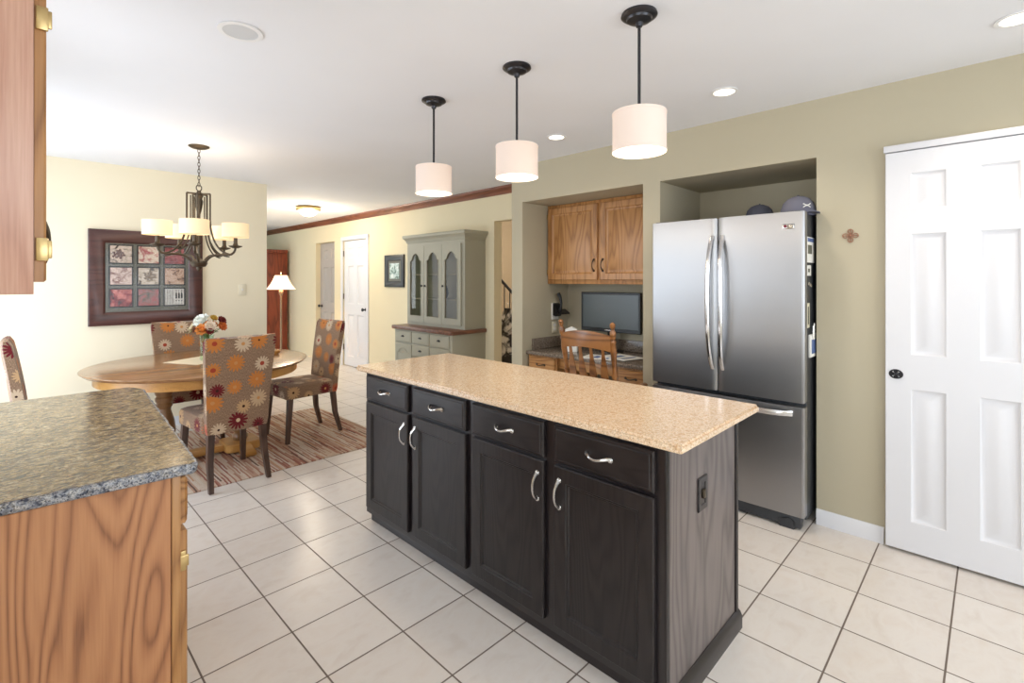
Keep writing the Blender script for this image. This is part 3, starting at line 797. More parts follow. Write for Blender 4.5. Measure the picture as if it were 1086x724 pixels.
def cap(label, loc, rz, mat, emblem=True):
    t = thing('baseball_cap', label, 'cap', loc, rz)
    b = B(); R = .092; prof = [(R * 1.0, 0), (R * 1.02, .02), (R * .98, .05), (R * .86, .082), (R * .62, .108), (R * .3, .122), (0.002, .125)]
    b.lathe(prof, (0, 0, 0), 24, mat=Matrix.Diagonal((1, 1.12, 1, 1)), caps=False); b.build('crown', mat, t)
    B().ball((0, 0, .125), .007).build('button', mat, t)
    lp = []
    for i in range(13):
        a = rad(200 + 140 * i / 12); rr = 1.0
        xi, yi = R * math.cos(a), R * 1.12 * math.sin(a)
        fwd = .075 * max(0, math.sin(rad(180 * i / 12))) ** .8
        zz = .012 - .012 * abs(math.cos(a)) 
        lp.append([(xi * .97, yi * .97, zz + .006), (xi * .97, yi * .97, zz + .002), (xi * 1.02, yi - fwd, zz - .004 + .0045), (xi * 1.02, yi - fwd, zz + .0045)])
    B().loft(lp).build('brim', mat, t)
    if emblem:
        b = B()
        for s in (-1, 1):
            b.tube([(s * .02 * math.cos(u) * .9, -.1005 + .003 * abs(math.sin(u)), .058 + s * 0 + (.014 if True else 0) * (math.sin(u)) * 1) for u in [rad(-70 + 140 * k / 8) for k in range(9)]] if False else
                   [(-.020, -.099, .056 + s * .011), (-.011, -.1025, .056 + s * .004), (0, -.1035, .056 + s * .001), (.011, -.1025, .056 + s * .004), (.020, -.099, .056 + s * .011)], .0028, 6)
        b.build('emblem', 'paper', t)
    return t
cap('grey baseball cap with white emblem on top of the refrigerator', (3.30, .835, 1.7765), rad(-50), 'capgrey')
cap('dark baseball cap on the refrigerator, left of the grey cap', (3.36, 1.07, 1.7765), rad(-80), 'capdark', False).scale = (.9, .9, .85)

# wall cross ornament
b = B()
for k in range(4):
    a = k * PI / 2
    b.tube([(math.cos(a) * .024 + .012 * math.cos(t), -.004, math.sin(a) * .024 + .012 * math.sin(t)) for t in [i * PI / 6 for i in range(13)]], .0022, 6)
    b.tube([(0, -.004, 0), (math.cos(a) * .036, -.004, math.sin(a) * .036)], .0024, 6)
    a += PI / 4
    b.tube([(0, -.004, 0), (math.cos(a) * .016, -.004, math.sin(a) * .016)], .0022, 6)
b.ball((0, -.006, 0), .007)
tag(b.build('wall_cross', plain('copper_wire', (172, 128, 108), .35, .8), None, (WX - .001, .564, 1.645), F), 'small copper wire cross on the olive wall beside the white door', 'ornament')

# ------------------------------------------------------------ ceiling fixtures
def pendant(label, x, y):
    t = thing('pendant_light', label, 'light', (x, y, 1.90), 0, None)
    zt = H - 1.90
    B().lathe([(0, zt), (.068, zt), (.070, zt - .008), (.062, zt - .014), (.050, zt - .018), (.046, zt - .026), (.030, zt - .032), (.016, zt - .036), (.012, zt - .05), (0, zt - .05)], seg=32).build('ceiling_canopy', 'bronze', t)
    B().lathe([(.006, .165), (.006, zt - .04)], seg=12).build('rod', 'bronze', t)
    B().lathe([(.0, .150), (.016, .150), (.016, .158), (.010, .162), (.009, .172), (.0, .176)], seg=16).build('socket_cap', 'bronze', t)
    sh = B().lathe([(.099, .003), (.103, 0), (.103, .152), (.100, .154)], seg=48, caps=False)
    s_ = sh.build('lamp_shade', 'pendshade', t)
    for zb in (0, .144): B().lathe([(.1035, zb - .001), (.1045, zb + .001), (.1045, zb + .008), (.1035, zb + .010), (.1035, zb - .001)], seg=48, caps=False).build('binding', 'pendshade', s_)
    B().lathe([(0, .006), (.099, .006), (.099, .008), (0, .008)], seg=40).build('diffuser', 'pendglow', t)
    B().lathe([(.0, .150), (.101, .150), (.101, .152), (0, .152)], seg=40).build('top_disc', 'pendshade', t)
    l = bpy.data.lights.new('pendant_bulb', 'POINT'); l.energy = 2.6; l.color = (1, .86, .68); l.shadow_soft_size = .06
    lo = bpy.data.objects.new('pendant_bulb', l); COL.objects.link(lo); lo.parent = t; lo.location = (0, 0, -.06)
pendant('white drum pendant light nearest the refrigerator, closest to the camera', 1.722, .99)
pendant('white drum pendant light in the middle of the three', 1.731, 1.662)
pendant('white drum pendant light farthest along the island, nearest the dining room', 1.713, 2.31)
def recessed(label, x, y, on=True, r=.085):
    t = thing('recessed_light', label, 'light', (x, y, H - .006))
    B().lathe([(r * .78, 0), (r, 0), (r, .004), (r * .97, .0058), (r * .78, .0058), (r * .78, 0)], seg=32, caps=False).build('trim_ring', 'ringwhite', t)
    B().lathe([(0, .002), (r * .78, .002), (r * .78, .005), (0, .005)], seg=32).build('lens', 'lens' if on else 'dimlens', t)
    if on:
        l = bpy.data.lights.new('recessed_bulb', 'SPOT'); l.energy = 16; l.color = (1, .88, .72); l.spot_size = rad(130); l.spot_blend = .8; l.shadow_soft_size = .05
        lo = bpy.data.objects.new('recessed_bulb', l); COL.objects.link(lo); lo.parent = t; lo.location = (0, 0, -.02)
recessed('unlit recessed ceiling light at the upper left', .674, 2.248, False)
recessed('lit recessed ceiling light in front of the refrigerator', 2.756, 1.061, True, .07)
recessed('lit recessed ceiling light in front of the desk niche', 2.775, 2.267, True, .07)
recessed('lit recessed ceiling light at the upper right corner', 2.80, -.07, True, .07)
fm = thing('flush_ceiling_light', 'brass and frosted glass flush ceiling light beyond the dining area', 'light', (2.954, 6.926, H - .15))
B().lathe([(0, .15), (.15, .15), (.165, .13), (.17, .105), (.155, .095), (0, .095)], seg=32).build('brass_pan', 'brass', fm)
B().lathe([(0, .012), (.05, .016), (.10, .04), (.135, .08), (.14, .095), (0, .095)], seg=32).build('glass_bowl', 'bowl', fm)
B().lathe([(0, 0), (.008, .002), (.010, .008), (0, .014)], seg=12).build('finial', 'brass', fm)
l = bpy.data.lights.new('hall_bulb', 'POINT'); l.energy = 26; l.color = (1, .86, .66); l.shadow_soft_size = .15
lo = bpy.data.objects.new('hall_bulb', l); COL.objects.link(lo); lo.parent = fm; lo.location = (0, 0, -.12)

# chandelier
ch = thing('chandelier', 'bronze five-arm chandelier with cream drum shades over the dining table', 'chandelier', (1.027, 4.41, 1.47))
zt = H - 1.47
B().lathe([(0, zt), (.07, zt), (.072, zt - .006), (.05, zt - .018), (.012, zt - .026), (0, zt - .026)], seg=28).build('ceiling_canopy', 'pewter', ch)
b = B(); z = zt - .03; k = 0
while z > .66:
    c = Vector((0, 0, z)); R_ = Matrix.Rotation(k * PI / 2, 4, 'Z')
    b.tube([(.008 * math.cos(u), 0, z - .008 + .017 * math.sin(u)) for u in [i * PI / 6 for i in range(13)]], .0024, 6, mat=R_)
    z -= .026; k += 1
b.build('chain', 'pewter', ch)
B().tube([(.018 * math.cos(u), 0, .645 + .024 * math.sin(u)) for u in [i * PI / 8 for i in range(17)]], .004, 8).build('top_ring', 'pewter', ch)
B().lathe([(0, .62), (.014, .62), (.018, .60), (.03, .585), (.022, .56), (.03, .54), (.018, .47), (.010, .44), (.010, .10), (.03, .085), (.055, .075), (.06, .06), (.045, .035), (.02, .03), (.016, .015), (.006, 0), (0, 0)], seg=16).build('centre_stem', 'pewter', ch)
base_a = rad(-45.6 + 32.5)
for a in (-96, -24, 48, 120, 192):
    A = Matrix.Rotation(rad(a) + base_a, 4, 'Z')
    low = bez((.045, 0, .06), (.11, 0, .20), (.25, 0, .06), (.265, 0, .185), 16)
    arm = B().tube(low, .0085, 8, mat=A)
    up = [Vector((.08, 0, .60)), Vector((.08, 0, .5))] + bez((.08, 0, .40), (.085, 0, .24), (.14, 0, .135), (.24, 0, .13), 16)
    arm.tube([(.0, 0, .60), (.082, 0, .60)], .007, 8, mat=A); arm.tube(up, .007, 8, mat=A)
    up2 = [Vector((.055, 0, .585)), Vector((.055, 0, .48))] + bez((.055, 0, .38), (.06, 0, .22), (.12, 0, .115), (.22, 0, .112), 16)
    arm.tube(up2, .005, 6, mat=A)
    ao = arm.build('arm', 'pewter', ch)
    cx_, cy_ = (A @ Vector((.265, 0, 0)))[:2]
    B().lathe([(0, .18), (.02, .18), (.045, .192), (.048, .198), (.02, .202), (.016, .215), (.014, .215), (.014, .26), (0, .26)], (cx_, cy_, 0), 20).build('candle_cup', 'pewter', ao)
    B().lathe([(.092, .267), (.094, .265), (.094, .37), (.092, .372)], (cx_, cy_, 0), 32, caps=False).lathe([(0, .272), (.091, .272), (.091, .274), (0, .274)], (cx_, cy_, 0), 32).build('lamp_shade', 'chanshade', ao)
l = bpy.data.lights.new('chandelier_bulb', 'POINT'); l.energy = 7; l.color = (1, .84, .62); l.shadow_soft_size = .25
lo = bpy.data.objects.new('chandelier_bulb', l); COL.objects.link(lo); lo.parent = ch; lo.location = (0, 0, .50)

# ------------------------------------------------------------ dining set
tag(B().box(-.35, 2.36, 3.75, 5.30, 0, .008, .003).build('area_rug', 'rug'), 'flat striped rag rug in red and cream under the dining table', 'rug')
tb = thing('dining_table', 'round oak dining table on turned pedestal columns', 'table', (1.07, 4.45, .008))
TZ = .752
B().lathe([(0, TZ - .028), (.715, TZ - .028), (.728, TZ - .024), (.738, TZ - .012), (.748, TZ - .006), (.749, TZ - .002), (.742, TZ), (0, TZ)], seg=96).build('tabletop', 'table', tb)
B().lathe([(.655, TZ - .095), (.672, TZ - .095), (.672, TZ - .030), (.655, TZ - .030), (.655, TZ - .095)], seg=96, caps=False).build('apron', 'tablebase', tb)
colp = [(.045, .08), (.052, .10), (.05, .12), (.036, .14), (.045, .16), (.062, .22), (.066, .27), (.058, .34), (.040, .41), (.034, .43), (.046, .445), (.05, .46), (.042, .475), (.05, .49), (.053, .51), (.044, .525), (.052, .54), (.056, .56), (.046, .575), (.05, .59), (.055, .61), (.055, TZ - .097)]
for x in (-.26, .26):
    B().lathe([(0.001, .08)] + [(r_ * 1.12, z_) for r_, z_ in colp], (x, 0, 0), 28).build('column', 'column', tb)
    B().prism([(x - .13, -.10), (x - .10, -.13), (x + .10, -.13), (x + .13, -.10), (x + .13, .10), (x + .10, .13), (x - .10, .13), (x - .13, .10)], .015, .08, 'z', .006).build('plinth', 'tablebase', tb)
    for a in (90, 270):
        A = Matrix.Translation((x, 0, 0)) @ Matrix.Rotation(rad(a), 4, 'Z')
        B().prism([(.12, .0), (.26, .0), (.27, .02), (.24, .04), (.18, .05), (.12, .075)], -.045, .045, 'y', .006, mat=A).build('foot', 'tablebase', tb)
B().box(-.131, .131, -.04, .04, .02, .07, .004).build('stretcher', 'tablebase', tb)
B().box(-.36, .36, -.26, .26, TZ - .097, TZ - .031, .004).build('top_block', 'tablebase', tb)

def parsons():
    t = thing('dining_chair', '', 'chair', (0, 0, 0))
    # seat
    b = B(); lp = []
    for z, g in ((.375, -.004), (.38, 0), (.455, .002), (.476, -.006), (.487, -.03), (.490, -.08)):
        xs_, yb, yf = .225 + g, -.19 - g * .3, .245 + g; r = .03
        l = []
        for (cx_, cy_, a0) in ((xs_ - r, yf - r, 0), (-xs_ + r, yf - r, 90), (-xs_ * .93 + r, yb + r, 180), (xs_ * .93 - r, yb + r, 270)):
            for k in range(5):
                a = rad(a0 + k * 22.5); l.append((cx_ + r * math.cos(a), cy_ + r * math.sin(a), z))
        lp.append(l)
    b.loft(lp).build('seat', 'daisy', t)
    # back, leaning and flared towards the top
    b = B(); lp = []
    for i in range(15):
        u = i / 14; z = .37 + u * .635
        yc = -.205 - .030 * u - .050 * u * u; hw = .195 + .035 * u**1.4 ; th = .038 - .010 * u
        if i == 0: hw -= .006; th -= .006
        if i == 14: hw -= .010; th -= .012; z -= .002
        if i == 13: z += .012; th -= .003; hw -= .001
        l = []
        for k in range(9):
            s_ = -1 + 2 * k / 8; l.append((s_ * hw, yc + th - (0.008 if abs(s_) == 1 else 0) - .012 * (1 - s_ * s_), z + .012 * (s_ * s_) * u))
        for k in range(9):
            s_ = 1 - 2 * k / 8; l.append((s_ * hw, yc - th + (0.008 if abs(s_) == 1 else 0) - .012 * (1 - s_ * s_), z + .012 * (s_ * s_) * u))
        lp.append(l)
    b.loft(lp).build('backrest', 'daisy', t)
    for s in (-1, 1):
        def leg(top, bot, w0, w1):
            l = []
            for (c, w_) in ((top, w0), (bot, w1)):
                l.append([(c[0] - w_, c[1] - w_, c[2]), (c[0] + w_, c[1] - w_, c[2]), (c[0] + w_, c[1] + w_, c[2]), (c[0] - w_, c[1] + w_, c[2])])
            return l
        B().loft(leg((s * .192, .205, .376), (s * .205, .232, 0), .021, .015)).build('leg', 'legwood', t)
        l0 = leg((s * .165, -.205, .372), (s * .175, -.222, .18), .021, .018); l1 = leg((s * .175, -.222, .18), (s * .183, -.272, 0), .018, .014)
        B().loft([l0[0], l0[1], l1[1]]).build('leg', 'legwood', t)
    return t
proto = parsons()
spots = [(1.08, 3.925, 4, 'daisy-print upholstered dining chair with its back to the kitchen, nearest the island', 0),
         (1.865, 4.50, 94, 'daisy-print dining chair on the right of the table, side view', .008),
         (1.10, 5.06, 180, 'daisy-print dining chair behind the table, against the picture wall', .008),
         (.27, 4.52, -92, 'daisy-print dining chair cut off at the left edge behind the granite counter', .008)]
for i, (x, y, a, lab, z) in enumerate(spots):
    o = proto if i == 0 else copy_tree(proto)
    o.location = (x, y, .008 if i else .008); o.rotation_euler = (0, 0, rad(a)); o['label'] = lab; o['group'] = 'upholstered chairs around the dining table'
TT = .76
o = B().prism([(-.17, -.17), (.17, -.17), (.17, .17), (-.17, .17)], 0, .0025, 'z').build('table_runner', 'linen', None, (1.06, 4.52, TT + .0005), rad(28))
tag(o, 'cream linen square laid diagonally on the round table under the vase', 'table linen')
va = thing('glass_vase', 'clear glass vase with green stems in water on the table linen', 'vase', (1.10, 4.49, TT + .0035))
B().lathe([(0, 0), (.042, 0), (.048, .01), (.047, .06), (.045, .12), (.050, .185), (.053, .198), (.049, .198), (.046, .185), (.041, .12), (.043, .06), (.043, .014), (0, .012)], seg=32, caps=False).build('vessel', 'vaseglass', va)
right = Vector((.69966, -.71447)); fwdv = Vector((.71447, .69966))
bl = [(-.020, 1.085, -.03, .055, (238, 240, 232), 'large white mop-head bloom at the top of the bouquet'),
      (-.092, 1.025, -.02, .042, (244, 232, 204), 'cream bloom with yellow centre at the left of the bouquet'),
      (.012, 1.020, -.07, .045, (236, 160, 84), 'peach orange rose low in the middle of the bouquet'),
      (-.060, 1.052, .0, .026, (170, 56, 46), 'small red bloom between the white and cream blooms'),
      (.066, 1.045, -.06, .036, (242, 226, 206), 'cream rose right of the peach orange rose'),
      (.110, 1.080, .01, .034, (120, 38, 34), 'dark maroon bloom at the upper right of the bouquet'),
      (.126, 1.038, -.01, .034, (216, 122, 58), 'burnt orange bloom at the right edge of the bouquet'),
      (.072, 1.004, -.075, .025, (134, 44, 44), 'small maroon bloom at the lower right of the bouquet'),
      (-.052, 1.010, -.055, .024, (150, 70, 60), 'small rust bloom at the lower left of the bouquet'),
      (.055, 1.100, .0, .026, (214, 180, 80), 'small yellow bloom at the top right of the bouquet'),
      (.0, 1.04, .07, .04, (226, 150, 90), 'orange bloom at the back of the bouquet'),
      (-.07, 1.10, .03, .02, (236, 214, 180), 'tiny cream bud standing up at the upper left of the bouquet')]
for i, (dx, z, dd, r, col_, lab) in enumerate(bl):
    p = Vector((1.10, 4.49)) + right * dx + fwdv * dd
    t = thing('cut_flower', lab, 'flower', (p.x, p.y, z - r * .2), 0, 'cut flowers in the glass vase'); r *= 1.22
    t['label'] = lab
    b = B(); axis = Vector((right.x * dx + fwdv.x * (dd - .03), right.y * dx + fwdv.y * (dd - .03), .06)).normalized()
    Q = axis.to_track_quat('Z', 'Y').to_matrix().to_4x4()
    for ring, (n, tilt, sz) in enumerate(((9, 78, 1.0), (8, 52, .86), (6, 28, .62), (4, 10, .4))):
        for k in range(n):
            A = Q @ Matrix.Rotation(2 * PI * k / n + ring * .4, 4, 'Z') @ Matrix.Rotation(rad(tilt), 4, 'Y')
            g = []
            for iu in range(4):
                u = iu / 3; row = []
                for iv in range(5):
                    v = -1 + iv / 2
                    hw = r * .42 * math.sin(PI * (.15 + .75 * u)) 
                    row.append((r * .12 * (v * v) * -1 + r * .10 * math.sin(PI * u), v * hw, r * sz * u))
                g.append(row)
            b.loft(g, close=False, caps=False, mat=A)
    b.ball((0, 0, 0), r * .35, mat=Q)
    b.build('bloom', plain('petal_tint_%d' % i, col_, .7, var=.12, vscale=60), t)
    sx, sy = random.uniform(-.02, .02), random.uniform(-.02, .02)
    bx_, by_ = 1.10 + sx - p.x, 4.49 + sy - p.y
    zb = TT + .02 - (z - r * .2)
    ptop = (1.10 - p.x + sx * .9, 4.49 - p.y + sy * .9, TT + .185 - (z - r * .2))
    B().tube([(bx_, by_, zb), ptop, tuple(Vector(ptop) * .5), (0, 0, -r * .2)], .0028, 6).build('stem', 'stem', t)
b = B()
for k in range(22):
    a = random.uniform(0, 2 * PI); q = random.uniform(.03, .12); z = random.uniform(-.045, .0) + q * .25
    c = Vector((math.cos(a) * q, math.sin(a) * q, z)); d = Vector((math.cos(a), math.sin(a), random.uniform(-.2, .6))).normalized(); s_ = d.cross(Vector((0, 0, 1))).normalized() * .011
    ln = random.uniform(.035, .06)
    b.loft([[c, c + Vector((0, 0, .001)), c + d * .002], [c + d * ln * .5 + s_, c + d * ln * .5 + Vector((0, 0, .004)), c + d * ln * .5 - s_], [c + d * ln, c + d * ln + Vector((0, 0, .001)), c + d * ln * 1.01]], caps=False)
o = b.build('foliage', 'leaf', None, (1.10, 4.49, 1.0)); tag(o, 'green leaves filling in below the cut flowers in the vase', 'leaves', None, 'stuff')
wb = thing('wooden_dish', 'small wooden dish near the right rim of the round table', 'dish', (1.60, 4.46, TT + .0))
B().lathe([(0, 0), (.035, 0), (.05, .015), (.056, .03), (.052, .03), (.045, .016), (0, .010)], seg=24, caps=False).build('bowl', 'tablebase', wb)
B().ball((0, 0, .034), .018).build('round_piece', 'linen', wb)

# ------------------------------------------------------------ picture wall
PW = 5.65
cf = thing('collage_frame', 'large mahogany collage frame with nine small prints on the dining wall', 'picture frame', (.475, PW - .001, .995))
W_, Hh = .865, .855
b = B(); prev = None
t = bmesh.new(); prof = [(0, -.0), (0, -.03), (.012, -.036), (.10, -.026), (.112, -.018), (.118, -.012)]
def rect(i, y): return [(i, y, i), (W_ - i, y, i), (W_ - i, y, Hh - i), (i, y, Hh - i)]
b.loft([rect(i, y) for i, y in prof], caps=False)
b.build('frame', 'mahogany', cf)
B().box(.002, W_ - .002, -.011, 0, .002, Hh - .002).build('mat_board', 'matgrey', cf)
prints = [((51, 30, 29), (180, 163, 146), (194, 172, 154)), ((194, 177, 161), (197, 177, 156), (151, 72, 72)), ((86, 29, 34), (120, 43, 49), (154, 77, 79)),
          ((190, 163, 151), (199, 177, 163), (129, 94, 86)), ((60, 46, 37), (177, 161, 141), (197, 184, 168)), ((82, 56, 43), (165, 130, 106), (185, 156, 134)),
          ((46, 22, 27), (129, 44, 49), (187, 111, 101)), ((68, 72, 65), (129, 99, 92), (154, 77, 77)), ((202, 199, 190), (202, 199, 190), (184, 177, 168))]
cw, chh = .155, .153
for r in range(3):
    for c in range(3):
        i = r * 3 + c
        x = .150 + c * .203; z = Hh - .175 - chh - r * .197 + .035
        o = B().box(x, x + cw, -.0145, -.011, z, z + chh).build('print', printmat('print_%d' % i, *prints[i], 17, i * 3.1), cf)
        B().ringframe([(x - .012, z - .012), (x + cw + .012, z - .012), (x + cw + .012, z + chh + .012), (x - .012, z + chh + .012)], [(x, z), (x + cw, z), (x + cw, z + chh), (x, z + chh)], -.0165, -.011).build('print_border', 'blackplastic', o)
        if i == 8:
            b = B()
            for q in range(6): b.box(x + .006 + q * .012, x + .009 + q * .012, -.0152, -.0145, z + .004, z + chh - .004)
            for q in range(3):
                X0 = x + .085 + q * .022
                b.prism([(X0, z + .06), (X0 + .014, z + .06), (X0 + .014, z + .105), (X0 + .009, z + .12), (X0 + .009, z + .145), (X0 + .005, z + .145), (X0 + .005, z + .12), (X0, z + .105)], -.0155, -.0145, 'y')
                b.prism([(X0 + .001, z + .045), (X0 + .013, z + .045), (X0 + .008, z + .03), (X0 + .008, z + .012), (X0 + .012, z + .008), (X0 + .002, z + .008), (X0 + .006, z + .012), (X0 + .006, z + .03)], -.0155, -.0145, 'y')
            b.build('bottle_drawing', 'blackplastic', o)
        if i in (0, 4):
            b = B(); cx_, cz_ = x + cw * (.38 if i == 0 else .55), z + chh * .5
            for q in range(14):
                a = q * 2.4; rr = .006 * math.sqrt(q) * 1.9
                b.lathe([(0, 0), (.011, 0), (.011, .0006), (0, .0006)], seg=8, mat=Matrix.Translation((cx_ + rr * math.cos(a), -.0145, cz_ + rr * math.sin(a))) @ Matrix.Rotation(rad(90), 4, 'X') @ Matrix.Translation((0, 0, .0001 * q)))
            b.build('flower_drawing', plain('faded_ink', (92, 66, 62), .6) if i == 0 else plain('grey_ink', (120, 104, 88), .6), o)
B().box(.116, W_ - .116, -.0185, -.0175, .116, Hh - .116).build('glazing', 'frameglass', cf)
sw = thing('light_switch', 'ivory light switch plate on the dining wall right of the collage', 'switch', (1.71, PW - .0005, 1.30))
B().box(-.037, .037, -.006, 0, -.06, .06, .003).build('plate', 'plate', sw)
B().box(-.006, .006, -.014, -.006, -.012, .012, .002).build('toggle', 'paper', sw)

# small frame beside hutch
sf = thing('small_picture_frame', 'small dark framed landscape between the white door and the hutch', 'picture frame', (FX - .0005, 6.36, 1.30), F)
W2, H2 = .50, .46
b = B(); b.loft([[(i, y, i), (W2 - i, y, i), (W2 - i, y, H2 - i), (i, y, H2 - i)] for i, y in ((0, 0), (0, -.022), (.01, -.026), (.075, -.018), (.085, -.010))], caps=False); b.build('frame', 'blackplastic', sf)
B().box(.003, W2 - .003, -.009, 0, .003, H2 - .003).build('mat_board', 'matgrey', sf)
B().box(.13, W2 - .13, -.0105, -.009, .12, H2 - .12).build('picture', printmat('landscape_print', (60, 84, 70), (150, 176, 168), (216, 224, 220), 14, 2.2), sf)

# ------------------------------------------------------------ hutch
hu = thing('china_hutch', 'sage-grey painted china hutch with arched glass doors and wooden counter', 'hutch', (3.36, 5.33, 0), F)
HW = 1.13; HD = .488
B().box(0, HW, 0, HD, .06, .80, .003).build('base_body', 'hutch', hu)
B().box(.02, HW - .02, .03, HD, 0, .06).build('toe_board', 'hutch', hu)
B().box(-.03, HW + .03, -.035, HD, .80, .845, .010).build('counter', 'walnut', hu)
UX = .18   # upper front set back
b = B()
b.box(0, .02, UX, HD, .845, 1.86).box(HW - .02, HW, UX, HD, .845, 1.86).box(.02, HW - .02, HD - .012, HD, .845, 1.86).box(.02, HW - .02, UX + .02, HD - .012, .845, .875).box(.02, HW - .02, UX, HD - .012, 1.84, 1.86)
b.box(.02, .04, UX, UX + .02, .845, 1.84).box(HW - .06, HW - .02, UX, UX + .02, .845, 1.84).box(.04, HW - .06, UX, UX + .02, .845, .89).box(.04, HW - .06, UX, UX + .02, 1.80, 1.84)
b.build('upper_body', 'hutch', hu)
for z in (1.16, 1.46): B().box(.021, HW - .021, UX + .05, HD - .013, z, z + .016).build('shelf', 'hutch', hu)
lp = []
for (o_, z) in ((0.002, 1.86), (.008, 1.865), (.012, 1.885), (.028, 1.91), (.045, 1.925), (.048, 1.95), (.044, 1.96)):
    lp.append([(-o_, UX - o_, z), (HW + o_, UX - o_, z), (HW + o_, HD, z), (-o_, HD, z)])
B().loft(lp).build('crown_moulding', 'hutch', hu)
dw = .345
for i in range(3):
    x = .032 + i * (dw + .006); z0, z1 = .885, 1.815
    fw_ = .058; n = 40; cx_ = x + dw / 2; hw = dw / 2 - fw_
    inner = []
    lo_, hi_ = z0 + .075, z1 - .175
    # closed loop: bottom (left->right), right side, arch, left side
    def arch(s_):
        a = abs(s_)
        u = min(1, max(0, (.84 - a) / .26)); return .042 * u**1.7 + .046 * math.cos(min(a / .62, 1) * PI / 2)
    lpnt = [(cx_ - hw, lo_), (cx_, lo_ - .0), (cx_ + hw, lo_), (cx_ + hw, (lo_ + hi_) / 2)]
    opnt = [(x, z0), (cx_, z0), (x + dw, z0), (x + dw, (lo_ + hi_) / 2)]
    for k in range(41):
        s_ = 1 - 2 * k / 40
        lpnt.append((cx_ + s_ * hw, hi_ + arch(s_))); opnt.append((cx_ + s_ * dw / 2, z1))
    lpnt.append((cx_ - hw, (lo_ + hi_) / 2)); opnt.append((x, (lo_ + hi_) / 2))
    d = B().ringframe(opnt, lpnt, UX - .020, UX - .001).build('door', 'hutch', hu)
    # a raised bead around the arched opening
    B().tube([(px, UX - .021, pz) for px, pz in lpnt + lpnt[:1]], .004, 6).build('bead', 'hutch', d)
    B().prism([((px - cx_) * 1.03 + cx_, pz) for px, pz in lpnt], UX - .012, UX - .009, 'y').build('pane', 'cabglass', d)
    kx = x + dw - .03 if i == 0 else x + .03
    B().ball((kx, UX - .032, 1.33), .012).lathe([(.006, 0), (.006, .015)], seg=8, mat=Matrix.Translation((kx, UX - .018, 1.33)) @ Matrix.Rotation(rad(90), 4, 'X')).build('knob', 'bronze', d)
for i in range(3):
    w3 = .345; x = .03 + i * (w3 + .012)
    def cup(par, z):
        lp = []
        for k in range(9):
            a = PI * k / 8
            lp.append([(w3 / 2 + .032 * math.cos(a), -.001, .02 * math.sin(a) - .006), (w3 / 2 + .028 * math.cos(a), -.016 * (math.sin(a) * .6 + .4), .017 * math.sin(a) - .006), (w3 / 2 + .022 * math.cos(a), -.020 * (math.sin(a) * .6 + .4), .006 * math.sin(a) - .008)])
        B().loft(lp, close=False, caps=False).build('cup_pull', 'bronze', par, (0, -.003, z))
    d = B().slab(w3, .135, .018, [(.012, w3 - .012, .012, .123)], [(.004, -.003)], .004).build('drawer', 'hutch', hu, (x, -.019, .65)); cup(d, .07)
    if i == 1:
        for z in (.50, .35, .20): d = B().slab(w3, .135, .018, [(.012, w3 - .012, .012, .123)], [(.004, -.003)], .004).build('drawer', 'hutch', hu, (x, -.019, z)); cup(d, .07)
    else:
        d = B().slab(w3, .545, .018, [(.05, w3 - .05, .05, .44)], [(.005, .005), (.02, .006), (.04, .002)], .004).build('door', 'hutch', hu, (x, -.019, .085))
        cx_ = w3 / 2; B().tube([(cx_ + s_ * (w3 / 2 - .05), -.002, .44 + arch(s_) * .6) for s_ in [-1 + k / 10 for k in range(21)]], .004, 6).build('arched_bead', 'hutch', d)
        B().ball((w3 - .025 if i == 0 else .025, -.016, .30), .012).build('knob', 'bronze', d)
# china behind the glass
def stack(x, y, z, n, r, lab):
    wx, wy = 3.36 + y, 5.33 - x
    for k in range(n):
        o = B().lathe([(0, 0), (r * .5, 0), (r * .95, .010), (r, .014), (r * .96, .014), (r * .5, .005), (0, .005)], seg=24, caps=False).build('plate', 'china', None, (wx, wy, z + k * .007))
        tag(o, lab, 'plate', lab)
stack(.90, .34, .876, 4, .085, 'white plates stacked low in the right side of the hutch')
for (x, z, lab) in ((.50, .876, 'dark vase behind the middle hutch door, bottom compartment'), (.56, 1.177, 'dark vase behind the middle hutch door, middle shelf')):
    o = B().lathe([(0, 0), (.03, 0), (.05, .06), (.04, .12), (.018, .17), (.024, .22), (.018, .22), (.0, .15)], seg=20, caps=False).build('dark_vase', 'darkgrey', None, (3.36 + .34, 5.33 - x, z)); tag(o, lab, 'vase')
for (x, z, lab) in ((.92, 1.177, 'white cup on the middle shelf of the hutch, right side'), (.93, 1.477, 'white cup on the top shelf of the hutch, right side')):
    o = B().lathe([(0, 0), (.025, 0), (.045, .05), (.048, .08), (.045, .08), (.0, .01)], seg=20, caps=False).build('cup', 'china', None, (3.36 + .34, 5.33 - x, z)); tag(o, lab, 'cup')

# ------------------------------------------------------------ beyond: armoire, floor lamp, stair hall
ar = thing('armoire', 'tall red cherry armoire in the living room behind the dining wall', 'cabinet', (3.30, 10.88, 0), F)
B().box(0, 1.0, 0, .5, .08, 1.92, .004).build('cabinet_body', 'cherry', ar)
B().box(-.03, 1.03, -.03, .5, 1.92, 1.99, .01).build('cornice', 'cherry', ar)
B().box(-.02, 1.02, -.02, .5, 0, .08, .004).build('base', 'cherry', ar)
for i in range(2):
    d = cab_door(.48, 1.0, 'cherry', ar, (.015 + .49 * i, -.02, .88), .07, raised=True); B().ball((.45 if i == 0 else .03, -.015, .4), .014).build('knob', 'brass', d)
    for z in (.10, .36, .62):
        if i == 0:
            d = drawer_front(.97, .24, 'cherry', ar, (.015, -.02, z))
            for kx in (.2, .77): B().ball((kx, -.015, .12), .014).build('knob', 'brass', d)
fl = thing('floor_lamp', 'lit floor lamp with cream bell shade and turned pole', 'lamp', (2.98, 8.0, 0))
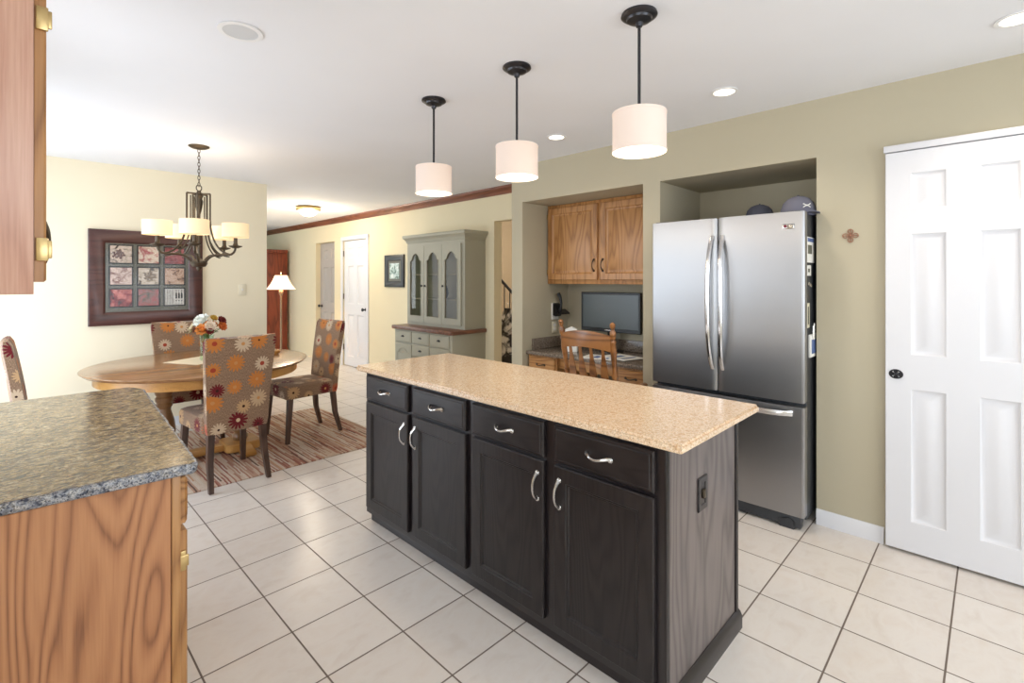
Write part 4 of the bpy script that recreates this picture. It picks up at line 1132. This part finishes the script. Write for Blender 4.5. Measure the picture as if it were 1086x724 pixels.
B().lathe([(0, 0), (.14, 0), (.14, .015), (.10, .03), (.04, .045), (.02, .07), (0, .07)], seg=28).build('base', 'pewter', fl)
B().lathe([(.015, .06), (.014, .3), (.017, .32), (.014, .34), (.014, 1.15), (.03, 1.19), (.034, 1.22), (.018, 1.25), (.012, 1.30), (.0, 1.30)], seg=16).build('pole', plain('pale_bronze', (150, 128, 104), .4, .5), fl)
lp = [(.215, 1.255), (.185, 1.29), (.15, 1.34), (.12, 1.40), (.10, 1.45), (.09, 1.475)]
B().lathe(lp, seg=32, caps=False).build('lamp_shade', 'lampshade', fl)
B().lathe([(.0, 1.475), (.004, 1.475), (.004, 1.50), (.012, 1.51), (.010, 1.53), (0, 1.54)], seg=12).build('finial', 'brass', fl)
l = bpy.data.lights.new('floor_lamp_bulb', 'POINT'); l.energy = 14; l.color = (1, .78, .5); l.shadow_soft_size = .05
lo = bpy.data.objects.new('floor_lamp_bulb', l); COL.objects.link(lo); lo.parent = fl; lo.location = (0, 0, 1.42)

st = thing('stair_railing', 'black metal stair railing seen through the narrow opening', 'railing', (5.0, 5.15, 0), 0)
B().tube([(0, 0.25, 1.62), (0, -1.1, 1.42 - 1.1 * .78)], .022, 8).build('handrail', 'bronze', st)
for k in range(10):
    y = .12 - k * .11; B().tube([(0, y, 0.0), (0, y, 1.41 + y * .78)], .008, 6).build('baluster', 'bronze', st)
ct = thing('hanging_coat', 'black and white patterned coat hanging by the stair railing', 'coat', (4.72, 4.70, .10))
lp = []
for z, r in ((0, .17), (.25, .165), (.5, .15), (.75, .12), (.88, .06), (.92, .03)):
    lp.append([((r + .018 * math.sin(5 * a + z * 3)) * math.cos(a) * .6, (r + .018 * math.sin(5 * a + z * 3)) * math.sin(a), z) for a in [2 * PI * k / 30 for k in range(30)]])
B().loft(lp).build('garment', printmat('black_white_print', (22, 20, 24), (40, 34, 38), (220, 216, 214), 5, 5.5), ct)
B().tube([(0, 0, 0.90), (0, 0, .97), (0, .02, .99), (0, .035, .97)], .004, 6).build('hanger_hook', 'chrome', ct)
l = bpy.data.lights.new('hall_fill_lamp', 'POINT'); l.energy = 32; l.color = (1, .95, .86); l.shadow_soft_size = .2  # added lamp without a fixture, brightens the stair hall
lo = bpy.data.objects.new('hall_fill_lamp', l); COL.objects.link(lo); lo.location = (5.6, 4.4, 2.2)
